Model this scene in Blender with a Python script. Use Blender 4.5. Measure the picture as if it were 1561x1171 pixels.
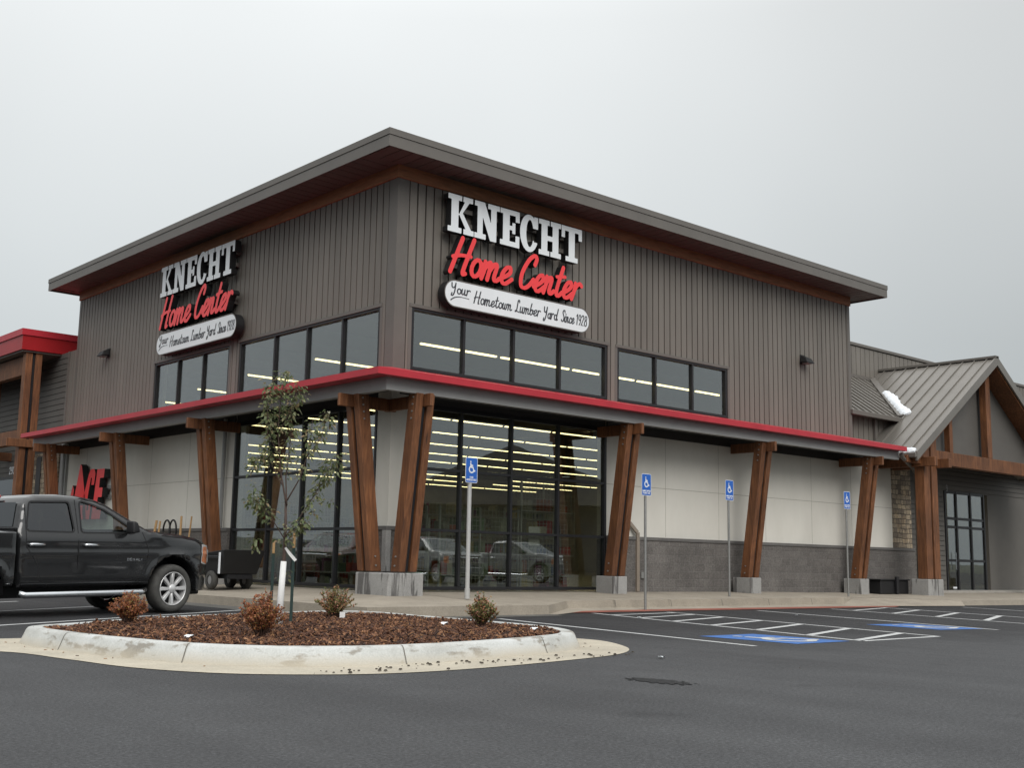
import bpy, bmesh, math, random
import numpy as np
from mathutils import Vector, Matrix
random.seed(7)
rng = np.random.default_rng(11)
PI = math.pi
rad = math.radians
S = bpy.context.scene
for o in list(bpy.data.objects): bpy.data.objects.remove(o)
COL = S.collection

# ---------------------------------------------------------------- camera
EYE = Vector((-14.266, -19.405, 1.0))
YAW, PITCH, ROLL = .7091, .1509, .0217
f_ = Vector((math.sin(YAW)*math.cos(PITCH), math.cos(YAW)*math.cos(PITCH), math.sin(PITCH)))
r_ = Vector((math.cos(YAW), -math.sin(YAW), 0)); u_ = r_.cross(f_)
rr = r_*math.cos(ROLL) + u_*math.sin(ROLL); uu = -r_*math.sin(ROLL) + u_*math.cos(ROLL)
cd = bpy.data.cameras.new('camera'); cam = bpy.data.objects.new('camera', cd); COL.objects.link(cam)
m3 = Matrix((rr, uu, -f_)).transposed()
cam.matrix_world = Matrix.Translation(EYE) @ m3.to_4x4()
cd.sensor_width = 36; cd.lens = 1761.2/1561*36
cd.shift_x = 51.5/1561; cd.shift_y = 0
cd.clip_start = .1; cd.clip_end = 3000
S.camera = cam

# ---------------------------------------------------------------- sky and sun (overcast)
SUN_EL, SUN_AZ = rad(40), rad(205)        # compass angle of the sun, from +Y towards +X
W = bpy.data.worlds.new('World'); S.world = W; W.use_nodes = True
wn = W.node_tree; wn.nodes.clear()
wo = wn.nodes.new('ShaderNodeOutputWorld'); bg = wn.nodes.new('ShaderNodeBackground')
sky = wn.nodes.new('ShaderNodeTexSky'); sky.sky_type = 'NISHITA'; sky.sun_disc = False
sky.sun_elevation = SUN_EL; sky.sun_rotation = SUN_AZ; sky.air_density = 1; sky.dust_density = 4
hs = wn.nodes.new('ShaderNodeHueSaturation'); hs.inputs['Saturation'].default_value = .25
wn.links.new(sky.outputs[0], hs.inputs['Color'])
tc = wn.nodes.new('ShaderNodeTexCoord'); sp = wn.nodes.new('ShaderNodeSeparateXYZ')
wn.links.new(tc.outputs['Generated'], sp.inputs[0])
rp = wn.nodes.new('ShaderNodeValToRGB')
wn.links.new(sp.outputs['Z'], rp.inputs[0])
e = rp.color_ramp.elements
e[0].position = 0.0; e[0].color = (4.3, 4.7, 4.85, 1)
e[1].position = 1.0; e[1].color = (19, 19.3, 19.3, 1)
q = e.new(.18); q.color = (5.1, 5.45, 5.55, 1)
q = e.new(.44); q.color = (7.2, 7.45, 7.5, 1)
nz = wn.nodes.new('ShaderNodeTexNoise'); nz.inputs['Scale'].default_value = 1.7; nz.inputs['Detail'].default_value = 3
wn.links.new(tc.outputs['Generated'], nz.inputs['Vector'])
mr = wn.nodes.new('ShaderNodeMapRange'); mr.inputs['To Min'].default_value = .93; mr.inputs['To Max'].default_value = 1.07
mr.inputs['From Min'].default_value = .3; mr.inputs['From Max'].default_value = .7
wn.links.new(nz.outputs['Fac'], mr.inputs['Value'])
mu = wn.nodes.new('ShaderNodeMixRGB'); mu.blend_type = 'MULTIPLY'; mu.inputs[0].default_value = 1
wn.links.new(rp.outputs[0], mu.inputs[1]); wn.links.new(mr.outputs[0], mu.inputs[2])
mx = wn.nodes.new('ShaderNodeMixRGB'); mx.inputs[0].default_value = .9     # the cloud deck covers nearly all of the sky
wn.links.new(hs.outputs[0], mx.inputs[1]); wn.links.new(mu.outputs[0], mx.inputs[2])
# the cloud deck is thinner, hence brighter, towards north-north-east and darker at both sides
dt = wn.nodes.new('ShaderNodeVectorMath'); dt.operation = 'DOT_PRODUCT'; dt.inputs[1].default_value = (math.sin(rad(30)), math.cos(rad(30)), .25)
wn.links.new(tc.outputs['Generated'], dt.inputs[0])
m2_ = wn.nodes.new('ShaderNodeMapRange'); m2_.interpolation_type = 'SMOOTHSTEP'; m2_.inputs['From Min'].default_value = .74; m2_.inputs['From Max'].default_value = 1.03
m2_.inputs['To Min'].default_value = .80; m2_.inputs['To Max'].default_value = 1.03; wn.links.new(dt.outputs['Value'], m2_.inputs['Value'])
mx2 = wn.nodes.new('ShaderNodeMixRGB'); mx2.blend_type = 'MULTIPLY'; mx2.inputs[0].default_value = 1
wn.links.new(mx.outputs[0], mx2.inputs[1]); wn.links.new(m2_.outputs[0], mx2.inputs[2]); mx = mx2
wn.links.new(mx.outputs[0], bg.inputs['Color']); bg.inputs['Strength'].default_value = .1
wn.links.new(bg.outputs[0], wo.inputs[0])

sd = bpy.data.lights.new('sun', 'SUN'); so = bpy.data.objects.new('sun', sd); COL.objects.link(so)
sd.energy = 1.5; sd.angle = rad(40); sd.color = (1, .97, .93)
sv = Vector((math.sin(SUN_AZ)*math.cos(SUN_EL), math.cos(SUN_AZ)*math.cos(SUN_EL), math.sin(SUN_EL)))
so.rotation_euler = sv.to_track_quat('Z', 'Y').to_euler(); so.location = (0, 0, 60)
S.view_settings.view_transform = 'Standard'; S.view_settings.look = 'None'
S.view_settings.exposure = .28; S.view_settings.gamma = 1; S.view_settings.use_curve_mapping = False
S.cycles.max_bounces = 8; S.cycles.transparent_max_bounces = 16; S.cycles.diffuse_bounces = 3
S.cycles.glossy_bounces = 3; S.cycles.caustics_reflective = False; S.cycles.caustics_refractive = False
S.cycles.sample_clamp_indirect = 4

# ---------------------------------------------------------------- materials
class NT:
    def __init__(s, name):
        s.m = bpy.data.materials.new(name); s.m.use_nodes = True; s.t = s.m.node_tree
        s.b = s.t.nodes['Principled BSDF']; s.o = s.t.nodes['Material Output']
    def n(s, typ, **kw):
        x = s.t.nodes.new('ShaderNode'+typ)
        for k, v in kw.items():
            if k in x.inputs.keys(): x.inputs[k].default_value = v
            else: setattr(x, k, v)
        return x
    def l(s, a, b): s.t.links.new(a, b)
def noise(t, scale, detail=4, rough=.6, vec=None, stretch=None):
    c = t.n('TexCoord'); n = t.n('TexNoise', Scale=scale, Detail=detail, Roughness=rough)
    if stretch:
        mp = t.n('Mapping'); mp.inputs['Scale'].default_value = stretch
        t.l(c.outputs['Object'], mp.inputs['Vector']); t.l(mp.outputs[0], n.inputs['Vector'])
    else: t.l(c.outputs['Object'], n.inputs['Vector'])
    return n
def ramp(t, src, stops):
    r = t.n('ValToRGB'); e = r.color_ramp.elements
    while len(e) > len(stops): e.remove(e[-1])
    while len(e) < len(stops): e.new(.5)
    for x, (p, c) in zip(e, stops):
        x.position = p; x.color = (*c, 1) if len(c) == 3 else c
    t.l(src, r.inputs[0]); return r
def mixc(t, fac, a, b, mode='MIX'):
    m = t.n('MixRGB', blend_type=mode)
    for i, v in ((0, fac), (1, a), (2, b)):
        if hasattr(v, 'node'): t.l(v, m.inputs[i])
        elif i == 0: m.inputs[0].default_value = v
        else: m.inputs[i].default_value = (*v, 1)
    return m.outputs[0]
def bump(t, h, strength, dist):
    b = t.n('Bump', Strength=strength, Distance=dist); t.l(h, b.inputs['Height']); t.l(b.outputs[0], t.b.inputs['Normal']); return b
def sc(c, k): return tuple(v*k for v in c)
def mat(name, col, rough=.6, metal=0, var=.12, vscale=3, bumpk=0, bscale=60, spec=.5, coat=0, stretch=None):
    t = NT(name); n = noise(t, vscale, 5, .65, stretch=stretch)
    r = ramp(t, n.outputs['Fac'], [(.3, sc(col, 1-var)), (.7, sc(col, 1+var))])
    t.l(r.outputs[0], t.b.inputs['Base Color'])
    t.b.inputs['Roughness'].default_value = rough; t.b.inputs['Metallic'].default_value = metal
    t.b.inputs['Specular IOR Level'].default_value = spec; t.b.inputs['Coat Weight'].default_value = coat
    if bumpk:
        n2 = noise(t, bscale, 4); bump(t, n2.outputs['Fac'], bumpk, .01)
    return t.m
M = {}
M['siding'] = mat('bronze_metal_siding', (.178, .162, .142), .5, .0, .15, 1.2, .15, 3, spec=.4, stretch=(1, 1, .15))
M['siding_back'] = mat('siding_joint', (.02, .018, .016), .8)
M['trim'] = mat('bronze_metal_trim', (.135, .123, .110), .45, 0, .08, 1.5)
M['soffit'] = mat('bronze_soffit', (.12, .105, .092), .6, 0, .12, 2)
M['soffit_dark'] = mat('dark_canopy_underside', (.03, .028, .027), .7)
M['beam'] = mat('grey_steel_beam', (.32, .325, .32), .5, 0, .08, 2)
M['red'] = mat('red_metal', (.45, .028, .042), .4, 0, .10, 1.5, spec=.4)
M['red_dark'] = mat('red_metal_fascia', (.34, .012, .016), .4, 0, .10, 1.5, spec=.4)
M['band'] = mat('stained_board', (.34, .145, .068), .6, 0, .3, 2, .2, 30, stretch=(1, 1, 8))
M['black'] = mat('black_aluminium', (.012, .012, .014), .4, 0, .1, 3)
M['black_plastic'] = mat('black_plastic', (.006, .006, .007), .6, 0, .2, 5)
M['rubber'] = mat('tyre_rubber', (.055, .054, .050), .85, 0, .3, 9, .3, 50)
M['chrome'] = mat('chrome', (.72, .74, .76), .16, 1, .04, 3)
M['alloy'] = mat('alloy_wheel', (.66, .66, .66), .32, .45, .06, 5)
M['galv'] = mat('galvanised_steel', (.30, .30, .29), .45, .6, .12, 20)
M['wpole'] = mat('pale_steel_tube', (.46, .46, .45), .5, .2, .08, 8)
M['white'] = mat('sign_white', (.80, .84, .86), .35, 0, .03, 2)
M['sred'] = mat('sign_red', (.88, .055, .06), .35, 0, .04, 2)
M['blk_side'] = mat('sign_black_sides', (.012, .012, .013), .5)
M['ink'] = mat('sign_dark_ink', (.045, .047, .055), .5)
M['blue'] = mat('sign_blue', (.02, .12, .48), .35, 0, .05, 6)
M['signwhite'] = mat('reflective_white', (.75, .77, .80), .4, 0, .03, 6)
M['stake'] = mat('green_painted_steel', (.02, .045, .04), .55, 0, .2, 9)
M['label_wood'] = mat('raw_pine', (.45, .28, .13), .7, 0, .15, 20)
M['snow'] = mat('old_snow', (.80, .84, .88), .7, 0, .04, 8, .5, 20)
M['wrap'] = mat('white_trunk_wrap', (.76, .76, .75), .7, 0, .06, 20)
M['shelf'] = mat('shelf_grey', (.55, .57, .58), .5)
M['floor_in'] = mat('polished_floor', (.36, .34, .31), .3)
M['wall_in'] = mat('interior_wall', (.42, .42, .42), .8, 0, .2, .6)
M['ceil_in'] = mat('interior_ceiling', (.075, .077, .085), .9, 0, .2, .8)
M['red_box'] = mat('red_plastic', (.30, .015, .015), .4)
M['lap'] = mat('lap_siding_paint', (.115, .108, .098), .6, 0, .08, 1.5)
M['leather'] = mat('seat_grey', (.10, .095, .09), .6)
M['hub'] = mat('grey_hub', (.25, .25, .25), .5, .3)

def timber():
    t = NT('stained_timber'); c = t.n('TexCoord'); mp = t.n('Mapping'); mp.inputs['Scale'].default_value = (6, 6, .55)
    t.l(c.outputs['Object'], mp.inputs['Vector'])
    n = t.n('TexNoise', Scale=3.0, Detail=8, Roughness=.7, Distortion=.6); t.l(mp.outputs[0], n.inputs['Vector'])
    r = ramp(t, n.outputs['Fac'], [(.25, (.042, .016, .007)), (.42, (.125, .048, .018)), (.58, (.195, .078, .030)), (.8, (.31, .138, .058))])
    k = t.n('TexVoronoi', Scale=1.1); t.l(mp.outputs[0], k.inputs['Vector'])
    kr = ramp(t, k.outputs['Distance'], [(.06, (.12, .12, .12)), (.16, (1, 1, 1))])
    big = noise(t, .9, 2); br = ramp(t, big.outputs['Fac'], [(.3, (.66, .64, .62)), (.7, (1.2, 1.18, 1.15))])
    o1 = mixc(t, .75, r.outputs[0], kr.outputs[0], 'MULTIPLY'); o2 = mixc(t, 1, o1, br.outputs[0], 'MULTIPLY')
    t.l(o2, t.b.inputs['Base Color']); t.b.inputs['Roughness'].default_value = .62; bump(t, n.outputs['Fac'], .35, .01)
    return t.m
M['timber'] = timber()

def concrete(name, col, stain=(.5, .45, .36), streak=False, bump_k=.2):
    t = NT(name); n = noise(t, 1.3, 6, .7); n2 = noise(t, 45, 4, .6)
    base = ramp(t, n.outputs['Fac'], [(.3, sc(col, .78)), (.55, col), (.75, sc(col, 1.15))])
    c2 = ramp(t, n2.outputs['Fac'], [(.3, (.82, .82, .82)), (.7, (1.1, 1.1, 1.1))])
    out = mixc(t, 1, base.outputs[0], c2.outputs[0], 'MULTIPLY')
    if streak:                                  # rain streaks: tall thin dark runs
        c = t.n('TexCoord'); mp = t.n('Mapping'); mp.inputs['Scale'].default_value = (6, 6, .6)
        t.l(c.outputs['Object'], mp.inputs['Vector']); s = t.n('TexNoise', Scale=.9, Detail=5, Roughness=.6, Distortion=.25); t.l(mp.outputs[0], s.inputs['Vector'])
        sr = ramp(t, s.outputs['Fac'], [(.52, (1, 1, 1)), (.57, (.36, .35, .35))])
        out = mixc(t, .95, out, sr.outputs[0], 'MULTIPLY')
    t.l(out, t.b.inputs['Base Color']); t.b.inputs['Roughness'].default_value = .85
    bump(t, n2.outputs['Fac'], bump_k, .01); return t.m
M['sidewalk'] = concrete('sidewalk_concrete', (.33, .29, .235))
M['pier'] = concrete('pier_concrete', (.33, .325, .315), streak=True)
M['pan'] = concrete('pan_concrete', (.47, .425, .34))
M['redpaint'] = concrete('red_kerb_paint', (.26, .085, .06))

def kerbmat():
    t = NT('kerb_concrete'); n = noise(t, 1.1, 6, .7); n2 = noise(t, 60, 3)
    base = ramp(t, n.outputs['Fac'], [(.3, (.36, .36, .34)), (.5, (.50, .51, .49)), (.72, (.60, .62, .62))])
    d = noise(t, 2.3, 5, .6, stretch=(1, 1, 3)); dr = ramp(t, d.outputs['Fac'], [(.54, (1, 1, 1)), (.60, (.52, .47, .42))])
    o = mixc(t, .9, base.outputs[0], dr.outputs[0], 'MULTIPLY')
    c2 = ramp(t, n2.outputs['Fac'], [(.3, (.88, .88, .88)), (.7, (1.08, 1.08, 1.08))]); o = mixc(t, 1, o, c2.outputs[0], 'MULTIPLY')
    c = t.n('TexCoord'); sx = t.n('SeparateXYZ'); t.l(c.outputs['Object'], sx.inputs[0])      # splashed soil along the foot
    wv = t.n('Math', operation='MULTIPLY_ADD'); t.l(n.outputs['Fac'], wv.inputs[0]); wv.inputs[1].default_value = -.16; t.l(sx.outputs['Z'], wv.inputs[2])
    zr = t.n('MapRange'); zr.inputs['From Min'].default_value = -.09; zr.inputs['From Max'].default_value = .03; zr.inputs['To Min'].default_value = .85; zr.inputs['To Max'].default_value = 0; t.l(wv.outputs[0], zr.inputs['Value'])
    o = mixc(t, zr.outputs[0], o, (.46, .41, .32))
    t.l(o, t.b.inputs['Base Color']); t.b.inputs['Roughness'].default_value = .85; bump(t, n2.outputs['Fac'], .2, .01); return t.m
M['kerb'] = kerbmat()

def asphalt():
    t = NT('asphalt'); n = noise(t, .35, 5, .6); n2 = noise(t, 38, 8, .85); n3 = noise(t, 2.2, 6, .7)
    v = t.n('TexVoronoi', Scale=85); c = t.n('TexCoord'); t.l(c.outputs['Object'], v.inputs['Vector'])
    base = ramp(t, n.outputs['Fac'], [(.35, (.035, .0355, .038)), (.65, (.049, .050, .053))])
    g = ramp(t, n2.outputs['Fac'], [(.36, (.42, .42, .42)), (.5, (1, 1, 1)), (.64, (2.0, 2.0, 2.0))])
    o = mixc(t, 1, base.outputs[0], g.outputs[0], 'MULTIPLY')
    g2 = ramp(t, n3.outputs['Fac'], [(.35, (.85, .85, .85)), (.7, (1.12, 1.12, 1.12))]); o = mixc(t, 1, o, g2.outputs[0], 'MULTIPLY')
    # coarser driving lane in front, its lighter colour partly painted-in grazing light; the sealed stalls by the shop stay darker
    sx = t.n('SeparateXYZ'); t.l(c.outputs['Object'], sx.inputs[0])
    ma = t.n('Math', operation='MULTIPLY_ADD'); t.l(sx.outputs['X'], ma.inputs[0]); ma.inputs[1].default_value = .45; t.l(sx.outputs['Y'], ma.inputs[2])
    wv = t.n('Math', operation='MULTIPLY_ADD'); t.l(n3.outputs['Fac'], wv.inputs[0]); wv.inputs[1].default_value = 2.5; t.l(ma.outputs[0], wv.inputs[2])
    mrg = t.n('MapRange'); mrg.inputs['From Min'].default_value = -11.5; mrg.inputs['From Max'].default_value = -6
    t.l(wv.outputs[0], mrg.inputs['Value'])
    lane = ramp(t, mrg.outputs[0], [(0, (1.25, 1.25, 1.24)), (1, (.62, .61, .62))])
    o = mixc(t, 1, o, lane.outputs[0], 'MULTIPLY')
    wt = noise(t, .5, 5, .6, stretch=(1.6, .12, 1)); wr_ = ramp(t, wt.outputs['Fac'], [(.35, (.88, .88, .88)), (.65, (1.13, 1.13, 1.12))]); o = mixc(t, 1, o, wr_.outputs[0], 'MULTIPLY')
    ol = noise(t, .8, 3, .5); olr = ramp(t, ol.outputs['Fac'], [(.66, (1, 1, 1)), (.74, (.66, .66, .67))]); o = mixc(t, .8, o, olr.outputs[0], 'MULTIPLY')
    t.l(o, t.b.inputs['Base Color']); t.b.inputs['Specular IOR Level'].default_value = .35
    rr_ = ramp(t, n3.outputs['Fac'], [(.3, (.62, .62, .62)), (.7, (.85, .85, .85))]); t.l(rr_.outputs[0], t.b.inputs['Roughness'])
    mixh = t.n('Math', operation='ADD'); t.l(n2.outputs['Fac'], mixh.inputs[0]); t.l(v.outputs['Distance'], mixh.inputs[1])
    bump(t, mixh.outputs[0], .6, .008); return t.m
M['asphalt'] = asphalt()

def paint(name, col):
    t = NT(name); n = noise(t, 30, 6, .75); n0 = noise(t, 2.0, 4)
    a = ramp(t, n.outputs['Fac'], [(.30, sc(col, .35)), (.42, col)])
    b = ramp(t, n0.outputs['Fac'], [(.3, (.80, .80, .80)), (.7, (1.05, 1.05, 1.05))])
    t.l(mixc(t, 1, a.outputs[0], b.outputs[0], 'MULTIPLY'), t.b.inputs['Base Color']); t.b.inputs['Roughness'].default_value = .8
    bump(t, n.outputs['Fac'], .3, .005); return t.m
M['line'] = paint('white_road_paint', (.52, .53, .53))
M['blueline'] = paint('blue_road_paint', (.05, .15, .42))

def stucco():
    t = NT('cream_stucco_panel'); n = noise(t, .7, 5, .7, stretch=(1, 1, .5)); n2 = noise(t, 90, 3)
    r = ramp(t, n.outputs['Fac'], [(.3, (.64, .62, .56)), (.7, (.72, .70, .64))]); t.l(r.outputs[0], t.b.inputs['Base Color'])
    t.b.inputs['Roughness'].default_value = .85; bump(t, n2.outputs['Fac'], .12, .005); return t.m
M['stucco'] = stucco()
M['stucco_joint'] = mat('stucco_joint', (.36, .345, .30), .9)

def brickish(name, w, h, mortar, c1, c2, cm, vec_rot=0, face='x', noise_amt=.5, offs=.5, bumpk=.7, squash=1):
    t = NT(name); c = t.n('TexCoord'); sx = t.n('SeparateXYZ'); t.l(c.outputs['Object'], sx.inputs[0])
    add = t.n('Math', operation='SUBTRACT'); t.l(sx.outputs['X'], add.inputs[0]); t.l(sx.outputs['Y'], add.inputs[1])
    cb = t.n('CombineXYZ'); t.l(add.outputs[0], cb.inputs[0]); t.l(sx.outputs['Z'], cb.inputs[1])
    b = t.n('TexBrick'); t.l(cb.outputs[0], b.inputs['Vector'])
    b.inputs['Scale'].default_value = 1; b.inputs['Brick Width'].default_value = w; b.inputs['Row Height'].default_value = h
    b.inputs['Mortar Size'].default_value = mortar; b.inputs['Mortar Smooth'].default_value = .3; b.inputs['Bias'].default_value = 0
    b.offset = offs; b.squash = squash
    b.inputs['Color1'].default_value = (*c1, 1); b.inputs['Color2'].default_value = (*c2, 1); b.inputs['Mortar'].default_value = (*cm, 1)
    n = noise(t, 26, 6, .75); g = ramp(t, n.outputs['Fac'], [(.3, (1-noise_amt,)*3), (.7, (1+noise_amt*.6,)*3)])
    n0 = noise(t, 1.0, 4); g0 = ramp(t, n0.outputs['Fac'], [(.35, (.8, .8, .8)), (.65, (1.12, 1.12, 1.12))])
    o = mixc(t, 1, b.outputs['Color'], g.outputs[0], 'MULTIPLY'); o = mixc(t, 1, o, g0.outputs[0], 'MULTIPLY')
    t.l(o, t.b.inputs['Base Color']); t.b.inputs['Roughness'].default_value = .9
    sm = t.n('Math', operation='MULTIPLY_ADD'); t.l(b.outputs['Fac'], sm.inputs[0]); sm.inputs[1].default_value = -1.3; t.l(n.outputs['Fac'], sm.inputs[2])
    bump(t, sm.outputs[0], bumpk, .02); return t.m
M['block'] = brickish('split_face_block', .406, .203, .007, (.135, .124, .116), (.17, .157, .147), (.215, .203, .19))
M['smooth_cap'] = mat('block_cap', (.13, .125, .12), .85, 0, .15, 4)

def stone():
    t = NT('stone_veneer'); c = t.n('TexCoord'); mp = t.n('Mapping'); mp.inputs['Scale'].default_value = (3.8, 3.8, 6.2)
    t.l(c.outputs['Object'], mp.inputs['Vector'])
    v = t.n('TexVoronoi', Scale=1.0); v.distance = 'EUCLIDEAN'; v.inputs['Randomness'].default_value = .62; t.l(mp.outputs[0], v.inputs['Vector'])
    v2 = t.n('TexVoronoi', Scale=1.0); v2.feature = 'DISTANCE_TO_EDGE'; v2.inputs['Randomness'].default_value = .62; t.l(mp.outputs[0], v2.inputs['Vector'])
    sxx = t.n('SeparateColor'); t.l(v.outputs['Color'], sxx.inputs[0])
    r = ramp(t, sxx.outputs[0], [(0, (.22, .17, .12)), (.3, (.36, .29, .20)), (.6, (.48, .40, .28)), (.85, (.56, .48, .35)), (1, (.34, .30, .26))])
    n = noise(t, 14, 6, .7); g = ramp(t, n.outputs['Fac'], [(.3, (.65, .65, .65)), (.7, (1.25, 1.25, 1.25))])
    o = mixc(t, 1, r.outputs[0], g.outputs[0], 'MULTIPLY')
    ed = ramp(t, v2.outputs['Distance'], [(.02, (.3, .3, .3)), (.07, (1, 1, 1))]); o = mixc(t, 1, o, ed.outputs[0], 'MULTIPLY')
    t.l(o, t.b.inputs['Base Color']); t.b.inputs['Roughness'].default_value = .9
    e2 = ramp(t, v2.outputs['Distance'], [(.0, (0, 0, 0)), (.12, (1, 1, 1))]); bump(t, e2.outputs[0], .8, .03); return t.m
M['stone'] = stone()

def stone2():
    t = NT('stone_veneer_courses'); c = t.n('TexCoord'); sx = t.n('SeparateXYZ'); t.l(c.outputs['Object'], sx.inputs[0])
    add = t.n('Math', operation='SUBTRACT'); t.l(sx.outputs['X'], add.inputs[0]); t.l(sx.outputs['Y'], add.inputs[1])
    cb = t.n('CombineXYZ'); t.l(add.outputs[0], cb.inputs[0]); t.l(sx.outputs['Z'], cb.inputs[1])
    nn = noise(t, 2.6, 3, .5); vm = t.n('VectorMath', operation='MULTIPLY_ADD'); t.l(nn.outputs['Color'], vm.inputs[0]); vm.inputs[1].default_value = (.16, .10, 0); t.l(cb.outputs[0], vm.inputs[2])
    b = t.n('TexBrick'); t.l(vm.outputs[0], b.inputs['Vector']); b.offset = .43; b.squash = .6; b.squash_frequency = 2
    for k, v in (('Scale', 1), ('Brick Width', .27), ('Row Height', .155), ('Mortar Size', .010), ('Mortar Smooth', .2), ('Bias', 0)): b.inputs[k].default_value = v
    b.inputs['Color1'].default_value = (.52, .43, .31, 1); b.inputs['Color2'].default_value = (.20, .165, .13, 1); b.inputs['Mortar'].default_value = (.10, .09, .075, 1)
    v = t.n('TexVoronoi', Scale=4.2); t.l(vm.outputs[0], v.inputs['Vector']); s3 = t.n('SeparateColor'); t.l(v.outputs['Color'], s3.inputs[0])
    vr = ramp(t, s3.outputs[0], [(0, (.7, .68, .68)), (.5, (1, 1, 1)), (1, (1.25, 1.15, 1.0))])
    n = noise(t, 18, 6, .7); g = ramp(t, n.outputs['Fac'], [(.3, (.65, .65, .65)), (.7, (1.25, 1.25, 1.25))])
    o = mixc(t, 1, b.outputs['Color'], g.outputs[0], 'MULTIPLY'); o = mixc(t, .8, o, vr.outputs[0], 'MULTIPLY'); t.l(o, t.b.inputs['Base Color']); t.b.inputs['Roughness'].default_value = .9
    sm = t.n('Math', operation='MULTIPLY_ADD'); t.l(b.outputs['Fac'], sm.inputs[0]); sm.inputs[1].default_value = -1.6; t.l(n.outputs['Fac'], sm.inputs[2]); bump(t, sm.outputs[0], .9, .03); return t.m
M['stone'] = stone2()

def seam_roof():
    return mat('standing_seam_roof', (.20, .185, .165), .38, .35, .08, 1.2, spec=.5)
M['roofmetal'] = seam_roof()

def glass(name, tint, reflect=.10, power=2.0, rough=0.0):
    t = NT(name); t.t.nodes.remove(t.b)
    tr = t.n('BsdfTransparent'); tr.inputs[0].default_value = (*tint, 1)
    gl = t.n('BsdfGlossy', Roughness=rough); gl.inputs[0].default_value = (.93, .96, 1, 1)
    lw = t.n('LayerWeight', Blend=.35)
    mrr = t.n('MapRange'); mrr.inputs['To Min'].default_value = reflect; mrr.inputs['To Max'].default_value = .9
    pw = t.n('Math', operation='POWER'); t.l(lw.outputs['Facing'], pw.inputs[0]); pw.inputs[1].default_value = power
    t.l(pw.outputs[0], mrr.inputs['Value'])
    n = noise(t, .8, 2); b = t.n('Bump', Strength=.04, Distance=.02); t.l(n.outputs['Fac'], b.inputs['Height']); t.l(b.outputs[0], gl.inputs['Normal'])
    m = t.n('MixShader'); t.l(mrr.outputs[0], m.inputs[0]); t.l(tr.outputs[0], m.inputs[1]); t.l(gl.outputs[0], m.inputs[2])
    t.l(m.outputs[0], t.o.inputs[0]); return t.m
M['glass'] = glass('window_glass', (.73, .745, .69), .17, 2.3)
M['cglass'] = glass('clear_car_glass', (.60, .68, .64), .10, 2.5)
M['tglass'] = glass('tinted_car_glass', (.05, .055, .055), .09, 2.5)

def emis(name, col, s):
    t = NT(name); t.b.inputs['Emission Color'].default_value = (*col, 1); t.b.inputs['Emission Strength'].default_value = s
    t.b.inputs['Base Color'].default_value = (.8, .8, .8, 1); return t.m
M['tube'] = emis('lit_fluorescent_tube', (1, .84, .46), 5.0)

def carpaint(name, col):
    t = NT(name); n = noise(t, 180, 2); r = ramp(t, n.outputs['Fac'], [(.3, sc(col, .8)), (.7, sc(col, 1.2))]); t.l(r.outputs[0], t.b.inputs['Base Color'])
    d = noise(t, 1.6, 5, .7); dr = ramp(t, d.outputs['Fac'], [(.3, (.14, .14, .14)), (.7, (.30, .30, .30))]); t.l(dr.outputs[0], t.b.inputs['Roughness'])
    t.b.inputs['Coat Weight'].default_value = 1; t.b.inputs['Coat Roughness'].default_value = .03; t.b.inputs['Specular IOR Level'].default_value = .45
    return t.m
M['paint_black'] = carpaint('black_car_paint', (.013, .0135, .0145))
M['paint_maroon'] = carpaint('maroon_car_paint', (.06, .012, .014))
M['paint_silver'] = carpaint('silver_car_paint', (.20, .205, .21))
def lens(name, col):
    t = NT(name); n = noise(t, 60, 2); r = ramp(t, n.outputs['Fac'], [(.35, sc(col, .8)), (.65, sc(col, 1.25))]); t.l(r.outputs[0], t.b.inputs['Base Color'])
    t.b.inputs['Roughness'].default_value = .12; t.b.inputs['Coat Weight'].default_value = 1; return t.m
M['amber'] = lens('amber_lens', (.62, .22, .10)); M['clear_lens'] = lens('clear_lens', (.5, .5, .5)); M['redlens'] = lens('red_lens', (.35, .02, .02))

def leafmat(name, stops, rough=.55, trans=0):
    t = NT(name); g = t.n('NewGeometry'); r = ramp(t, g.outputs['Random Per Island'], stops)
    n = noise(t, 25, 2); k = ramp(t, n.outputs['Fac'], [(.3, (.8, .8, .8)), (.7, (1.15, 1.15, 1.15))])
    cc = mixc(t, 1, r.outputs[0], k.outputs[0], 'MULTIPLY'); t.l(cc, t.b.inputs['Base Color']); t.b.inputs['Roughness'].default_value = rough
    if trans:
        tr = t.n('BsdfTranslucent'); t.l(cc, tr.inputs[0]); ms = t.n('MixShader'); ms.inputs[0].default_value = trans
        t.l(t.b.outputs[0], ms.inputs[1]); t.l(tr.outputs[0], ms.inputs[2]); t.l(ms.outputs[0], t.o.inputs[0])
    return t.m
M['leaf'] = leafmat('pear_leaf', [(0, (.08, .11, .045)), (.35, (.15, .19, .08)), (.6, (.22, .25, .13)), (.8, (.31, .30, .15)), (.95, (.32, .22, .13)), (1, (.32, .35, .26))], .5, .4)
M['bark'] = mat('young_bark', (.07, .045, .035), .8, 0, .25, 30, .4, 60)
M['mulch'] = leafmat('bark_mulch', [(0, (.028, .013, .008)), (.35, (.075, .031, .017)), (.65, (.13, .055, .027)), (.86, (.21, .095, .045)), (1, (.34, .18, .085))], .85)
M['mulchbase'] = mat('mulch_soil', (.045, .020, .013), .95, 0, .4, 12, .8, 30)
M['rust'] = leafmat('autumn_shrub_leaf', [(0, (.13, .045, .018)), (.4, (.29, .095, .038)), (.75, (.42, .15, .06)), (.9, (.44, .24, .07)), (1, (.18, .18, .05))], .55, .3)
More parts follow.
